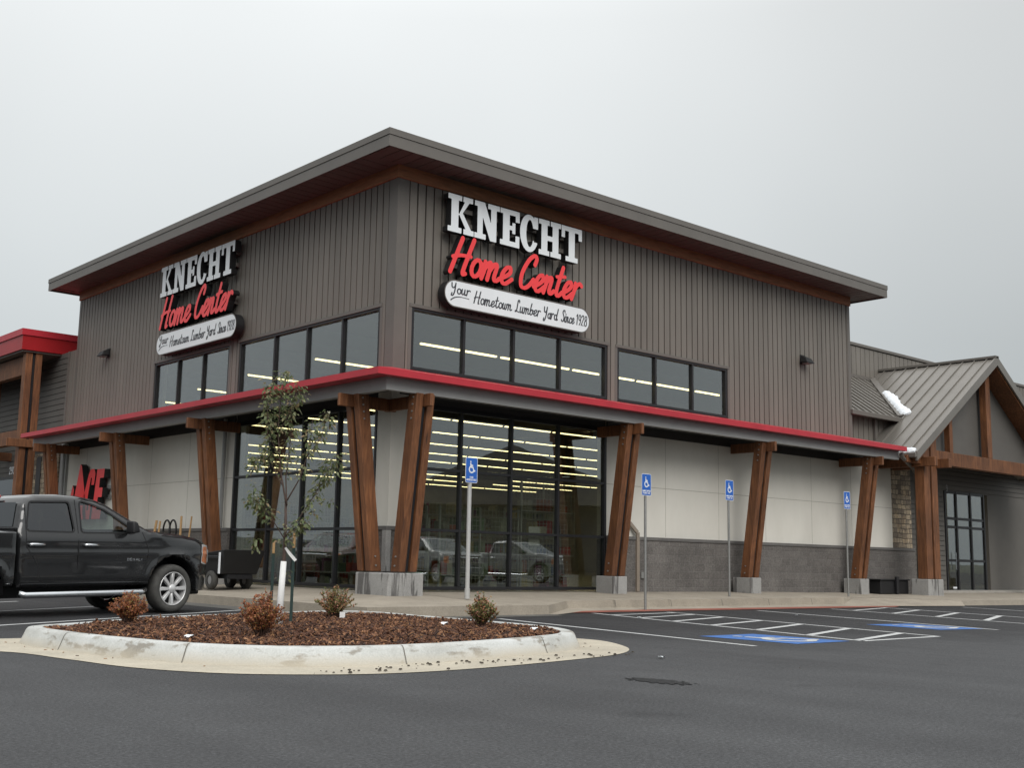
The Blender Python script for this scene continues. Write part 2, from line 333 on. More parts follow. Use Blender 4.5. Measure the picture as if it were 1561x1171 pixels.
M['pinkgreen'] = leafmat('mixed_shrub_leaf', [(0, (.08, .11, .03)), (.35, (.16, .17, .04)), (.55, (.27, .20, .07)), (.8, (.40, .16, .08)), (1, (.50, .24, .18))], .55, .3)
M['twig'] = mat('shrub_twig', (.06, .03, .02), .8)
M['goods'] = leafmat('packaged_goods', [(0, (.10, .10, .10)), (.2, (.60, .58, .50)), (.35, (.10, .24, .12)), (.5, (.72, .72, .74)), (.62, (.62, .48, .08)), (.75, (.10, .16, .36)), (.88, (.55, .06, .05)), (1, (.25, .45, .30))])
M['greenery'] = leafmat('green_goods', [(0, (.06, .20, .10)), (.5, (.15, .42, .24)), (.8, (.40, .50, .16)), (1, (.6, .7, .6))])

# ---------------------------------------------------------------- helpers
def finish(o, parent=None, label=None, cat=None, group=None, kind=None):
    if parent: o.parent = parent
    for k, v in (('label', label), ('category', cat), ('group', group), ('kind', kind)):
        if v: o[k] = v
    return o
def thing(name, label, cat, loc=(0, 0, 0), rz=0, group=None):
    o = bpy.data.objects.new(name, None); COL.objects.link(o); o.empty_display_size = .2
    o.location = loc; o.rotation_euler = (0, 0, rz); return finish(o, None, label, cat, group)
def link_copy(o, parent=None):
    c = o.copy(); COL.objects.link(c)
    if parent: c.parent = parent
    for ch in list(o.children): link_copy(ch, c)
    return c
def F(face, a, o, z): return (a, -o, z) if face == 'R' else (-o, a, z)
class MB:
    def __init__(s): s.v = []; s.f = []
    def add(s, vs, fs):
        k = len(s.v); s.v += [tuple(p) for p in vs]; s.f += [tuple(i+k for i in f) for f in fs]; return s
    def hexa(s, p):   # 0-3 bottom loop, 4-7 top loop
        return s.add(p, [(3, 2, 1, 0), (4, 5, 6, 7), (0, 1, 5, 4), (1, 2, 6, 5), (2, 3, 7, 6), (3, 0, 4, 7)])
    def box(s, x0, x1, y0, y1, z0, z1):
        return s.hexa([(x0, y0, z0), (x1, y0, z0), (x1, y1, z0), (x0, y1, z0), (x0, y0, z1), (x1, y0, z1), (x1, y1, z1), (x0, y1, z1)])
    def boxF(s, face, a0, a1, o0, o1, z0, z1):
        p = F(face, a0, o0, z0); q = F(face, a1, o1, z1)
        return s.box(min(p[0], q[0]), max(p[0], q[0]), min(p[1], q[1]), max(p[1], q[1]), z0, z1)
    def prism(s, poly, ext):
        n = len(poly); e = Vector(ext); top = [tuple(Vector(p)+e) for p in poly]
        return s.add(list(poly)+top, [tuple(range(n-1, -1, -1)), tuple(range(n, 2*n))]+[(i, (i+1) % n, n+(i+1) % n, n+i) for i in range(n)])
    def beam(s, p0, p1, w, h, up=(0, 0, 1)):
        p0, p1 = Vector(p0), Vector(p1); d = (p1-p0).normalized(); a = d.cross(Vector(up)).normalized(); b = a.cross(d)
        c = [p + a*(w/2*i) + b*(h/2*j) for p in (p0, p1) for i, j in ((-1, -1), (1, -1), (1, 1), (-1, 1))]
        return s.hexa(c)
    def cyl(s, p0, p1, r0, r1=None, n=12, cap=True):
        r1 = r0 if r1 is None else r1; p0, p1 = Vector(p0), Vector(p1); d = (p1-p0).normalized()
        a = d.orthogonal().normalized(); b = d.cross(a); vs = []
        for p, r in ((p0, r0), (p1, r1)):
            for i in range(n): t = 2*PI*i/n; vs.append(p+a*r*math.cos(t)+b*r*math.sin(t))
        fs = [(i, (i+1) % n, n+(i+1) % n, n+i) for i in range(n)]
        if cap: fs += [tuple(range(n-1, -1, -1)), tuple(range(n, 2*n))]
        return s.add(vs, fs)
    def tube(s, pts, r, n=8):
        pts = [Vector(p) for p in pts]; rs = r if isinstance(r, (list, tuple)) else [r]*len(pts); vs = []; pa = None
        for i, p in enumerate(pts):
            d = (pts[min(i+1, len(pts)-1)]-pts[max(i-1, 0)]).normalized()
            a = d.orthogonal().normalized() if pa is None else (pa-d*pa.dot(d)).normalized(); pa = a; b = d.cross(a)
            vs += [p+a*rs[i]*math.cos(2*PI*k/n)+b*rs[i]*math.sin(2*PI*k/n) for k in range(n)]
        fs = [(i*n+k, i*n+(k+1) % n, (i+1)*n+(k+1) % n, (i+1)*n+k) for i in range(len(pts)-1) for k in range(n)]
        fs += [tuple(range(n-1, -1, -1)), tuple(range(len(vs)-n, len(vs)))]
        return s.add(vs, fs)
    def lathe(s, prof, c, axis, n=32, ref=(0, 0, 1)):      # prof: (radius, offset along axis)
        ax = Vector(axis).normalized(); a = Vector(ref); a = (a-ax*a.dot(ax)).normalized(); b = ax.cross(a); c = Vector(c); vs = []
        for r, h in prof:
            vs += [c+ax*h+a*r*math.cos(2*PI*k/n)+b*r*math.sin(2*PI*k/n) for k in range(n)]
        m = len(prof); return s.add(vs, [(i*n+k, i*n+(k+1) % n, (i+1)*n+(k+1) % n, (i+1)*n+k) for i in range(m-1) for k in range(n)])
    def build(s, name, mt, parent=None, bevel=0, smooth=False, seg=1, **kw):
        me = bpy.data.meshes.new(name); me.from_pydata([tuple(v) for v in s.v], [], s.f); me.validate(); me.update()
        bm = bmesh.new(); bm.from_mesh(me); bmesh.ops.recalc_face_normals(bm, faces=bm.faces); bm.to_mesh(me); bm.free()
        me.materials.append(mt); o = bpy.data.objects.new(name, me); COL.objects.link(o)
        if smooth:
            for p in me.polygons: p.use_smooth = True
        if smooth == 'auto':
            try: me.set_sharp_from_angle(angle=rad(40))
            except Exception: pass
        if bevel:
            b = o.modifiers.new('bevel', 'BEVEL'); b.width = bevel; b.segments = seg; b.limit_method = 'ANGLE'; b.angle_limit = rad(40)
        return finish(o, parent, **kw)

# signed-distance shapes meshed by marching squares (letters, logos, body panels)
def seg_sdf(X, Z, pts, r, brush=0):
    d = np.full(X.shape, 1e9)
    for (x0, z0), (x1, z1) in zip(pts[:-1], pts[1:]):
        dx, dz = x1-x0, z1-z0; L = dx*dx+dz*dz+1e-12
        t = np.clip(((X-x0)*dx+(Z-z0)*dz)/L, 0, 1); d = np.minimum(d, np.hypot(X-x0-t*dx, Z-z0-t*dz)+brush*r*(1-abs(dz)/math.sqrt(L)))
    return d-r
def poly_sdf(X, Z, poly):
    n = len(poly); d = np.full(X.shape, 1e18); ins = np.zeros(X.shape, bool)
    for i in range(n):
        (x0, z0), (x1, z1) = poly[i], poly[(i+1) % n]
        dx, dz = x1-x0, z1-z0; L = dx*dx+dz*dz+1e-12
        t = np.clip(((X-x0)*dx+(Z-z0)*dz)/L, 0, 1); d = np.minimum(d, (X-x0-t*dx)**2+(Z-z0-t*dz)**2)
        if z0 != z1:
            c = ((z0 > Z) != (z1 > Z)) & (X < (x1-x0)*(Z-z0)/(z1-z0)+x0); ins ^= c
    d = np.sqrt(d); return np.where(ins, -d, d)
def march(fn, x0, x1, z0, z1, res):
    nx = max(2, int(math.ceil((x1-x0)/res))+1); nz = max(2, int(math.ceil((z1-z0)/res))+1)
    xs = np.linspace(x0, x1, nx); zs = np.linspace(z0, z1, nz); X, Z = np.meshgrid(xs, zs); D = fn(X, Z)
    verts = []; vid = {}; faces = []; rim = []
    def corner(i, j):
        k = (i, j)
        if k not in vid: vid[k] = len(verts); verts.append((xs[i], zs[j]))
        return vid[k]
    def edge(i, j, i2, j2):
        k = (i, j, i2, j2) if (i, j) < (i2, j2) else (i2, j2, i, j)
        if k not in vid:
            a, b = D[j, i], D[j2, i2]; t = min(.98, max(.02, a/(a-b)))
            vid[k] = len(verts); verts.append((xs[i]+(xs[i2]-xs[i])*t, zs[j]+(zs[j2]-zs[j])*t))
        return vid[k]
    ins = D < 0
    any_ = ins[:-1, :-1] | ins[1:, :-1] | ins[:-1, 1:] | ins[1:, 1:]
    for j, i in zip(*np.nonzero(any_)):
        c = [(i, j), (i+1, j), (i+1, j+1), (i, j+1)]; poly = []; cross = []
        for k in range(4):
            a, b = c[k], c[(k+1) % 4]; ia, ib = ins[a[1], a[0]], ins[b[1], b[0]]
            if ia: poly.append(corner(*a))
            if ia != ib: e = edge(*a, *b); poly.append(e); cross.append((e, ia))
        if len(poly) >= 3: faces.append(tuple(poly))
        if len(cross) == 2:
            e1, e2 = cross; rim.append((e1[0], e2[0]) if e1[1] else (e2[0], e1[0]))
        elif len(cross) == 4:
            for a, b in ((0, 1), (2, 3)):
                rim.append((cross[a][0], cross[b][0]))
    return verts, faces, rim
def sdf_plate(mb_front, mb_side, fn, x0, x1, z0, z1, res, y_front, y_back):
    """front face in the plane y=y_front, sides running back to y_back"""
    v, f, rim = march(fn, x0, x1, z0, z1, res)
    mb_front.add([(x, y_front, z) for x, z in v], f)
    if mb_side is not None:
        used = sorted({i for e in rim for i in e}); ix = {i: k for k, i in enumerate(used)}; n = len(used)
        vs = [(v[i][0], y_front, v[i][1]) for i in used]+[(v[i][0], y_back, v[i][1]) for i in used]
        mb_side.add(vs, [(ix[a], ix[b], ix[b]+n, ix[a]+n) for a, b in rim])
def spline(pts, n=5):
    if len(pts) < 3: return list(pts)
    P = [pts[0]]+list(pts)+[pts[-1]]; out = []
    for i in range(1, len(P)-2):
        p0, p1, p2, p3 = P[i-1:i+3]
        for k in range(n):
            t = k/n
            out.append(tuple(.5*((2*p1[d])+(-p0[d]+p2[d])*t+(2*p0[d]-5*p1[d]+4*p2[d]-p3[d])*t*t+(-p0[d]+3*p1[d]-3*p2[d]+p3[d])*t**3) for d in (0, 1)))
    out.append(tuple(pts[-1])); return out
def loop(cx, cz, a, b, t0=0, t1=360, n=14):
    return [(cx+a*math.cos(rad(t0+(t1-t0)*k/n)), cz+b*math.sin(rad(t0+(t1-t0)*k/n))) for k in range(n+1)]
SCRIPT = {   # hand-lettered strokes: (advance, [strokes]); s = already smooth
 'H': (.62, [[(.12, .98), (.06, .5), (.0, .0)], [(.50, 1.0), (.44, .5), (.40, .03), (.5, .02)], [(-.04, .42), (.2, .5), (.54, .52)]]),
 'o': (.42, ['L', loop(.18, .24, .15, .24), [(.28, .42), (.36, .38), (.44, .42)]]),
 'm': (.62, [[(.0, .48), (.03, .25), (.0, .0)], [(.02, .25), (.12, .46), (.20, .44), (.20, .0)], [(.21, .25), (.32, .46), (.42, .43), (.41, .08), (.50, .01), (.60, .10)]]),
 'e': (.42, [[(-.02, .10), (.16, .20), (.29, .34), (.25, .48), (.12, .44), (.03, .22), (.09, .03), (.22, .0), (.40, .16)]]),
 'n': (.43, [[(.0, .48), (.03, .25), (.0, .0)], [(.02, .25), (.12, .46), (.22, .43), (.21, .08), (.30, .01), (.40, .10)]]),
 't': (.34, [[(.14, .86), (.08, .3), (.10, .04), (.20, .0), (.32, .12)], [(-.04, .55), (.30, .60)]]),
 'r': (.36, [[(.02, .48), (.04, .25), (.0, .0)], [(.03, .24), (.10, .42), (.20, .50), (.30, .44)]]),
 'C': (.60, [[(.44, .74), (.46, .92), (.34, 1.0), (.16, .82), (.03, .42), (.08, .08), (.24, .0), (.40, .10), (.52, .30)]]),
 'Y': (.50, [[(.0, .92), (.04, .58), (.16, .48), (.28, .62), (.34, .94)], [(.34, .94), (.30, .2), (.18, -.22), (.04, -.22), (.08, -.02)]]),
 'u': (.42, [[(.02, .48), (.0, .12), (.08, .01), (.20, .14), (.25, .48)], [(.25, .48), (.24, .08), (.30, .0), (.40, .08)]]),
 'w': (.54, [[(.02, .48), (.0, .12), (.08, .01), (.17, .12), (.21, .44)], [(.20, .2), (.22, .04), (.30, .01), (.38, .18), (.38, .46), (.50, .42)]]),
 'L': (.50, [[(.34, .84), (.30, 1.0), (.18, .96), (.16, .6), (.12, .1), (.0, .02), (.04, .1), (.2, .06), (.42, .0)]]),
 'b': (.40, [[(.10, .95), (.02, .4), (.03, .08), (.14, .0), (.27, .15), (.25, .40), (.14, .44), (.04, .28)], [(.26, .38), (.40, .40)]]),
 'y': (.40, [[(.02, .48), (.0, .2), (.08, .1), (.22, .2), (.26, .48)], [(.26, .48), (.2, -.1), (.08, -.3), (.02, -.2)]]),
 'a': (.42, [loop(.16, .23, .14, .22), [(.31, .48), (.28, .12), (.33, .0), (.42, .08)]]),
 'd': (.42, [loop(.16, .23, .14, .22), [(.38, .96), (.30, .3), (.30, .06), (.36, .0), (.43, .08)]]),
 'S': (.46, [[(.38, .82), (.32, .98), (.18, .98), (.10, .8), (.20, .58), (.32, .38), (.28, .08), (.12, .0), (.0, .14)]]),
 'i': (.22, [[(.04, .48), (.0, .1), (.08, .0), (.18, .08)], [(.08, .66), (.09, .69)]]),
 'c': (.34, [[(.28, .38), (.20, .48), (.08, .40), (.02, .18), (.08, .02), (.18, .0), (.33, .12)]]),
 '1': (.26, [[(.02, .84), (.14, 1.0)], [(.14, 1.0), (.10, .0)]]),
 '9': (.40, [loop(.18, .72, .13, .27), [(.31, .80), (.28, .3), (.14, .0)]]),
 '2': (.40, [[(.04, .80), (.12, .98), (.26, .96), (.28, .74), (.16, .4), (.0, .02)], [(.0, .02), (.32, .02)]]),
 '8': (.40, [loop(.18, .75, .12, .23), loop(.16, .26, .15, .26)]),
 ' ': (.24, []),
}
CAPS = {'A': [[(0, 0), (.3, 1), (.6, 0)], [(.12, .35), (.48, .35)]], 'B': [[(0, 0), (0, 1), (.4, 1), (.5, .8), (.4, .53), (0, .53)], [(.4, .53), (.55, .3), (.4, 0), (0, 0)]],
 'C': [[(.55, .8), (.4, 1), (.15, 1), (0, .75), (0, .25), (.15, 0), (.4, 0), (.55, .2)]], 'D': [[(0, 0), (0, 1), (.35, 1), (.55, .7), (.55, .3), (.35, 0), (0, 0)]],
 'E': [[(.5, 1), (0, 1), (0, 0), (.5, 0)], [(0, .52), (.4, .52)]], 'G': [[(.55, .8), (.4, 1), (.15, 1), (0, .75), (0, .25), (.15, 0), (.4, 0), (.55, .2), (.55, .5), (.3, .5)]],
 'H': [[(0, 0), (0, 1)], [(.5, 0), (.5, 1)], [(0, .5), (.5, .5)]],
 'I': [[(.1, 0), (.1, 1)]], 'K': [[(0, 0), (0, 1)], [(.5, 1), (0, .45), (.5, 0)]], 'L': [[(0, 1), (0, 0), (.5, 0)]], 'N': [[(0, 0), (0, 1), (.5, 0), (.5, 1)]],
 'P': [[(0, 0), (0, 1), (.4, 1), (.52, .78), (.4, .5), (0, .5)]], 'R': [[(0, 0), (0, 1), (.4, 1), (.52, .78), (.4, .5), (0, .5)], [(.25, .5), (.52, 0)]],
 'S': [[(.5, .85), (.35, 1), (.1, 1), (0, .75), (.1, .55), (.4, .47), (.5, .25), (.4, 0), (.12, 0), (0, .15)]], 'V': [[(0, 1), (.28, 0), (.56, 1)]],
 'O': [[(.1, 0), (0, .3), (0, .7), (.1, 1), (.4, 1), (.5, .7), (.5, .3), (.4, 0), (.1, 0)]],
 '0': [[(.1, 0), (0, .3), (0, .7), (.1, 1), (.4, 1), (.5, .7), (.5, .3), (.4, 0), (.1, 0)]],
 '2': [[(0, .8), (.1, 1), (.4, 1), (.5, .75), (0, 0), (.5, 0)]], '9': [[(.5, .6), (.4, .48), (.1, .48), (0, .62), (0, .88), (.1, 1), (.4, 1), (.5, .85), (.5, .3), (.35, 0), (.05, 0)]],
 '5': [[(.48, 1), (.05, 1), (0, .55), (.35, .6), (.5, .4), (.5, .15), (.35, 0), (.0, .05)]], ' ': []}
def script_strokes(text, x0, z0, width, h, slant=.22):
    adv = sum(SCRIPT[c][0] for c in text); k = width/adv; out = []; x = 0
    for ch in text:
        a, ss = SCRIPT[ch]
        for st in ss:
            if st == 'L': continue
            p = st if len(st) > 12 else spline(st)
            out.append([(x0+(x+px)*k+slant*pz*h, z0+pz*h) for px, pz in p])
        x += a
    return out
def caps_strokes(text, x0, z0, width, h, adv=.78):
    n = len(text); k = width/(n*adv); return [[(x0+(i*adv+px)*k, z0+pz*h) for px, pz in st] for i, ch in enumerate(text) for st in CAPS[ch]]
def strokes_sdf(strokes, r, brush=0):
    def fn(X, Z):
        d = np.full(X.shape, 1e9); xs = X[0]; zs = Z[:, 0]
        for s in strokes:
            a = np.array(s); m = 3*r
            i0, i1 = np.searchsorted(xs, [a[:, 0].min()-m, a[:, 0].max()+m]); j0, j1 = np.searchsorted(zs, [a[:, 1].min()-m, a[:, 1].max()+m])
            if i1 > i0 and j1 > j0: d[j0:j1, i0:i1] = np.minimum(d[j0:j1, i0:i1], seg_sdf(X[j0:j1, i0:i1], Z[j0:j1, i0:i1], s, r, brush))
        return d
    return fn
def isa_strokes(cx, cz, h):       # wheelchair symbol, h = height
    k = h; P = lambda *p: [(cx+x*k, cz+z*k) for x, z in p]
    return [P((-.10, .40), (-.10, .42)), P((-.10, .26), (-.08, -.02), (.14, -.04), (.24, -.34), (.34, -.30)), P((-.09, .12), (.10, .11)),
            [(cx+x*k, cz+z*k) for x, z in loop(.0, -.20, .24, .25, 130, 350)]]

# ---------------------------------------------------------------- ground
def sheet(name, poly, z, mt, kind='structure', parent=None):
    m = MB(); m.add([(x, y, z) if not callable(z) else (x, y, z(x, y)) for x, y in poly], [tuple(range(len(poly)))])
    return m.build(name, mt, parent, kind=kind)
g = MB(); g.add([(-900, -900, 0), (900, -900, 0), (900, 900, 0), (-900, 900, 0)], [(0, 1, 2, 3)])
g.build('asphalt_lot', M['asphalt'], kind='structure')

# raised pavement round the shop: explicit cross-sections, each with a real kerb face
pv = MB()
def strip(A, B):  # two polylines of equal length
    n = len(A); pv.add(A+B, [(i, i+1, n+i+1, n+i) for i in range(n-1)])
wallR = [(-.05, -.05, .30), (3.4, -.05, .30), (13, -.05, .29), (15, -.05, .27), (18, -.05, .26), (21, 2.5, .26), (60, 2.5, .26)]
edgeR = [(-2.9, -3.45, .175), (1.3, -3.45, .175), (13, -2.45, .225), (14.6, -1.75, .20), (18.0, -3.1, .14), (21, -3.4, .16), (60, -3.6, .16)]
edgeR.insert(2, (2.6, -2.65, .215)); wallR.insert(2, (4.4, -.05, .30))
strip(wallR, edgeR)
wallL = [(-.05, -.05, .30), (-.05, 17.9, .27), (.0, 40, .26)]; edgeL = [(-2.9, -3.45, .175), (-3.1, 17.9, .165), (-3.1, 40, .16)]
strip(wallL, edgeL)
pave = pv.build('sidewalk', M['sidewalk'], kind='structure')
kb = MB()
def face_down(pts, zs):
    n = len(pts); kb.add([p for p in pts]+[(p[0]+dx, p[1]+dy, z) for (p, (dx, dy, z)) in zip(pts, zs)], [(i, i+1, n+i+1, n+i) for i in range(n-1)])
face_down([(-3.1, 40, .16), (-3.1, 17.9, .165), (-2.9, -3.45, .175), (1.3, -3.45, .175), (2.6, -2.65, .215), (13, -2.45, .225), (14.6, -1.75, .20)],
          [(-.02, 0, -.22), (-.02, 0, -.22), (-.02, -.02, -.2), (0, -.03, -.2), (0, -.03, -.02), (0, -.03, -.02), (0, -.03, .1)])
face_down([(18.0, -3.1, .14), (21, -3.4, .16), (60, -3.6, .16)], [(0, -.03, .0), (0, -.03, -.02), (0, -.03, -.02)])
kb.build('kerb_face', M['sidewalk'], kind='structure')
# low ramp ledge and red-painted edge in front of the accessible stalls
lg = MB()
A = [(1.25, -3.46, .0), (2.6, -2.66, .07), (5, -2.58, .066), (13, -2.44, .06), (14.6, -1.75, .195), (18.0, -3.1, .138)]
B = [(1.5, -3.50, .0), (2.6, -3.10, .03), (5, -2.97, .03), (11.5, -3.00, .03), (14.6, -3.15, .02), (17.5, -3.45, .01)]
n = len(A); lg.add(A+B, [(i, i+1, n+i+1, n+i) for i in range(n-1)]); lg.build('ramp_ledge', M['sidewalk'], kind='structure')
rd = MB(); B2 = [(2.2, -3.32, .02), (2.8, -3.28, .012), (5, -3.18, .010), (11.5, -3.24, .010), (14.0, -3.34, .010)]
A2 = [(1.95, -3.42, .024), (2.6, -3.10, .034), (5, -2.97, .034), (11.5, -3.00, .034), (14.6, -3.15, .024)]
n = len(A2); rd.add(A2+B2, [(i, i+1, n+i+1, n+i) for i in range(n-1)]); rd.build('red_kerb_edge', M['redpaint'], kind='structure')
# gutter strip at the foot of the left pavement
sheet('gutter', [(-3.6, -3.95), (1.2, -3.95), (1.4, -3.47), (-2.93, -3.47), (-3.13, 40), (-3.65, 40)], .004, mat('damp_gutter', (.10, .098, .09), .6, 0, .25, 2, .2, 50))
# expansion joints in the pavement
j = MB()
for y in np.arange(-1.2, 17, 1.9):
    j.add([(-.1, y, .304), (-2.95, y, .186), (-2.95, y+.018, .186), (-.1, y+.018, .304)], [(0, 1, 2, 3)])
for x in np.arange(.4, 13, 1.8):
    ye = -3.4 if x < 1.3 else (-2.6 if x > 2.6 else -3.0); ze = .181 if x < 1.3 else .222
    j.add([(x, -.1, .303), (x, ye, ze), (x+.018, ye, ze), (x+.018, -.1, .303)], [(0, 1, 2, 3)])
    j.add([(x, ye, ze), (x, ye-.055, ze-.01), (x, ye-.09, ze-.15), (x+.015, ye-.09, ze-.15), (x+.015, ye-.055, ze-.01), (x+.015, ye, ze)], [(0, 1, 4, 5), (1, 2, 3, 4)]) if x > 2.6 else None
j.build('pavement_joints', mat('joint_dark', (.10, .09, .075), .95), kind='structure')

# painted markings (positions measured on the ground)
def stripe(p, q, w=.10, z=.004, name='parking_line', mt=None):
    p, q = Vector((*p, 0)), Vector((*q, 0)); d = (q-p).normalized(); s = Vector((-d.y, d.x, 0))*w/2
    return sheet(name, [tuple((p+s).xy), tuple((q+s).xy), tuple((q-s).xy), tuple((p-s).xy)], z, mt or M['line'])
for p, q in [((-.79, -4.37), (-1.97, -10.5)), ((2.61, -3.35), (.40, -10.57)), ((4.75, -3.45), (2.61, -10.5)), ((7.70, -3.58), (5.6, -10.0)),
             ((10.75, -3.52), (8.2, -10.0)), ((13.32, -3.42), (10.8, -9.6)), ((.40, -10.57), (2.61, -10.5)),
             ((-12.5, -.4), (-6.1, 3.71)), ((-14, -3.6), (-4.9, 1.75)), ((-14, -6.4), (-3.2, -.30)), ((-10, 5.2), (-5.6, 8.0)), ((16.5, -3.9), (14.5, -9))]:
    stripe(p, q)
def lerp(a, b, t): return (a[0]+(b[0]-a[0])*t, a[1]+(b[1]-a[1])*t)
for t0, t1 in ((.10, .03), (.235, .12), (.38, .25), (.53, .41), (.69, .56), (.85, .72), (.985, .88)):
    a = lerp((2.61, -3.35), (.40, -10.57), t0); b = lerp((4.75, -3.45), (2.61, -10.5), t1+.02); stripe(a, b, .13, .008, 'hatch_line')
for t0, t1 in ((.12, .02), (.32, .20), (.52, .40), (.72, .6), (.9, .78)):
    a = lerp((10.75, -3.52), (8.2, -10.0), t0); b = lerp((13.32, -3.42), (10.8, -9.6), t1); stripe(a, b, .13, .008, 'hatch_line')
def pavement_symbol(c, ang, s):
    ca, sa = math.cos(ang), math.sin(ang)
    T = lambda x, z, h: (c[0]+x*ca-z*sa, c[1]+x*sa+z*ca, h)
    m = MB(); w, h = .62*s, .80*s; m.add([T(-w, -h, .005), T(w, -h, .005), T(w, h, .005), T(-w, h, .005)], [(0, 1, 2, 3)])
    m.build('accessible_bay_square', M['blueline'], kind='structure')
    v, f, r = march(strokes_sdf(isa_strokes(0, 0, 1.25*s), .065*s), -w, w, -h, h, .03); m2 = MB(); m2.add([T(x, z, .009) for x, z in v], f)
    m2.build('accessible_bay_symbol', M['line'], kind='structure')
pavement_symbol((-.48, -9.73), rad(0), 1.0)
pavement_symbol((5.15, -8.9), rad(-8), .95)
# worn hole in the asphalt and scattered grit
v, f, r = march(lambda X, Z: np.hypot((X)/.30, (Z)/.15)-1+.35*np.sin(X*37)*np.cos(Z*60+X*20), -.5, .5, -.2, .2, .02)
m = MB(); dd = Vector((-6.46+.02, -12.75)); ax = Vector((.1, -1)).normalized(); ay = Vector((1, .1)).normalized()
m.add([((dd+ax*x+ay*z).x, (dd+ax*x+ay*z).y, .005) for x, z in v], f); m.build('asphalt_patch', mat('torn_asphalt', (.012, .012, .013), .95, 0, .5, 40, 1, 50), kind='structure')
gr = MB()
for _ in range(90):
    k = random.random()
    if k < .85: t = random.random(); cx, cy = -8.6+4.2*t+random.gauss(0, .2), -10.85+.2*t+random.gauss(0, .12)
    else: cx, cy = random.uniform(-10, 6), random.uniform(-15, -4.2)
    s = random.uniform(.004, .012 if k > .85 else .016); z0 = .004 if k > .85 else .012
    gr.hexa([(cx-s, cy-s, z0), (cx+s, cy-s*.7, z0), (cx+s*.8, cy+s, z0), (cx-s, cy+s, z0), (cx-s*.6, cy-s*.5, z0+s), (cx+s*.6, cy-s*.5, z0+s), (cx+s*.5, cy+s*.5, z0+s), (cx-s*.6, cy+s*.5, z0+s)])
gr.build('grit', mat('grit', (.05, .04, .03), .9, 0, .5, 30), kind='stuff')
for (x, y) in ((-4.6, -11.2), (6.2, -5.6), (2.1, -5.0)):
    m = MB(); v, f, r = march(lambda X, Z: np.hypot(X/.045, Z/.03)-1+.3*np.sin(X*120), -.07, .07, -.05, .05, .01); sdf = None
    m.add([(x+a, y+b, .008+.02*abs(math.sin(a*60))) for a, b in v], f)
    m.build('paper_scrap', M['white'], label={-4.6: 'tiny white scrap of litter on the asphalt just right of the kerbed island', 6.2: 'faint white scrap on the asphalt stall below the red painted kerb', 2.1: 'small pale scrap on dark asphalt near the start of the hatched aisle'}[x], cat='litter')

# ---------------------------------------------------------------- kerbed planting island
def closed(pts, n=6):
    out = []; L = len(pts)
    for i in range(L):
        p0, p1, p2, p3 = (pts[(i+k-1) % L] for k in range(4))
        for k in range(n):
            t = k/n; out.append(tuple(.5*((2*p1[d])+(-p0[d]+p2[d])*t+(2*p0[d]-5*p1[d]+4*p2[d]-p3[d])*t*t+(-p0[d]+3*p1[d]-3*p2[d]+p3[d])*t**3) for d in (0, 1)))
    return out
def inset(pts, d):
    L = len(pts); out = []; A = sum(pts[i][0]*pts[(i+1) % L][1]-pts[(i+1) % L][0]*pts[i][1] for i in range(L)); sg = 1 if A > 0 else -1
    for i in range(L):
        a, b = Vector(pts[i-1]), Vector(pts[(i+1) % L]); t = (b-a).normalized(); nrm = Vector((-t.y, t.x))*sg; out.append(tuple(Vector(pts[i])+nrm*d))
    return out
ring = closed([(-9.62, -6.62), (-9.62, -7.30), (-9.48, -8.30), (-9.15, -9.40), (-8.60, -10.05), (-7.85, -10.38), (-7.0, -10.42), (-6.0, -10.26), (-4.95, -9.98),
               (-4.40, -9.70), (-3.95, -9.20), (-3.66, -8.45), (-3.60, -7.4), (-3.62, -6.2), (-3.62, -4.75), (-3.95, -4.28), (-4.75, -4.30), (-6.0, -4.62), (-7.4, -5.10), (-8.8, -5.95), (-9.4, -6.30)])
pan_o = closed([(-12.2, -6.0), (-11.4, -6.9), (-10.25, -7.5), (-9.97, -8.61), (-9.79, -9.63), (-9.35, -10.45), (-8.63, -10.96), (-7.93, -11.15), (-6.98, -11.12), (-5.96, -10.95), (-4.75, -10.66),
                (-4.01, -10.23), (-3.48, -9.60), (-3.15, -8.9), (-3.30, -8.2), (-3.7, -7.4), (-4.6, -6), (-5.5, -5.2), (-8, -5.7), (-9.3, -5.9), (-10.8, -5.7)])
L = len(ring)
m = MB(); m.add([(x, y, .006) for x, y in pan_o], [tuple(range(len(pan_o)))]); m.build('concrete_pan', M['pan'], kind='structure')
base = inset(ring, -.06); r1 = inset(ring, -.012); r2 = inset(ring, .03); inn = inset(ring, .155)
rings = [[(x, y, .0) for x, y in inset(ring, -.075)], [(x, y, .03) for x, y in base], [(x, y, .145) for x, y in r1], [(x, y, .168) for x, y in inset(ring, .006)], [(x, y, .176) for x, y in r2], [(x, y, .172) for x, y in inn], [(x, y, .09) for x, y in inn]]
m = MB(); vs = [p for r in rings for p in r]
m.add(vs, [(k*L+i, k*L+(i+1) % L, (k+1)*L+(i+1) % L, (k+1)*L+i) for k in range(len(rings)-1) for i in range(L)])
m.build('island_kerb', M['kerb'], smooth='auto', kind='structure')
def joint(idx):
    a, b = Vector(inset(ring, -.075)[idx]), Vector(ring[idx]); t = Vector((ring[(idx+1) % L][0]-ring[idx][0], ring[(idx+1) % L][1]-ring[idx][1])).normalized()*.006
    P = [(*(Vector(inset(ring, -.079)[idx])), .0), (*(Vector(inset(ring, -.064)[idx])), .03), (*(Vector(inset(ring, -.017)[idx])), .145), (*(Vector(inset(ring, .006)[idx])), .172), (*(Vector(inset(ring, .03)[idx])), .1785), (*(Vector(inn[idx])), .1745)]
    vs = [(p[0]-t.x, p[1]-t.y, p[2]) for p in P]+[(p[0]+t.x, p[1]+t.y, p[2]) for p in P]
    return vs, [(i, i+1, i+7, i+6) for i in range(5)]
m = MB()
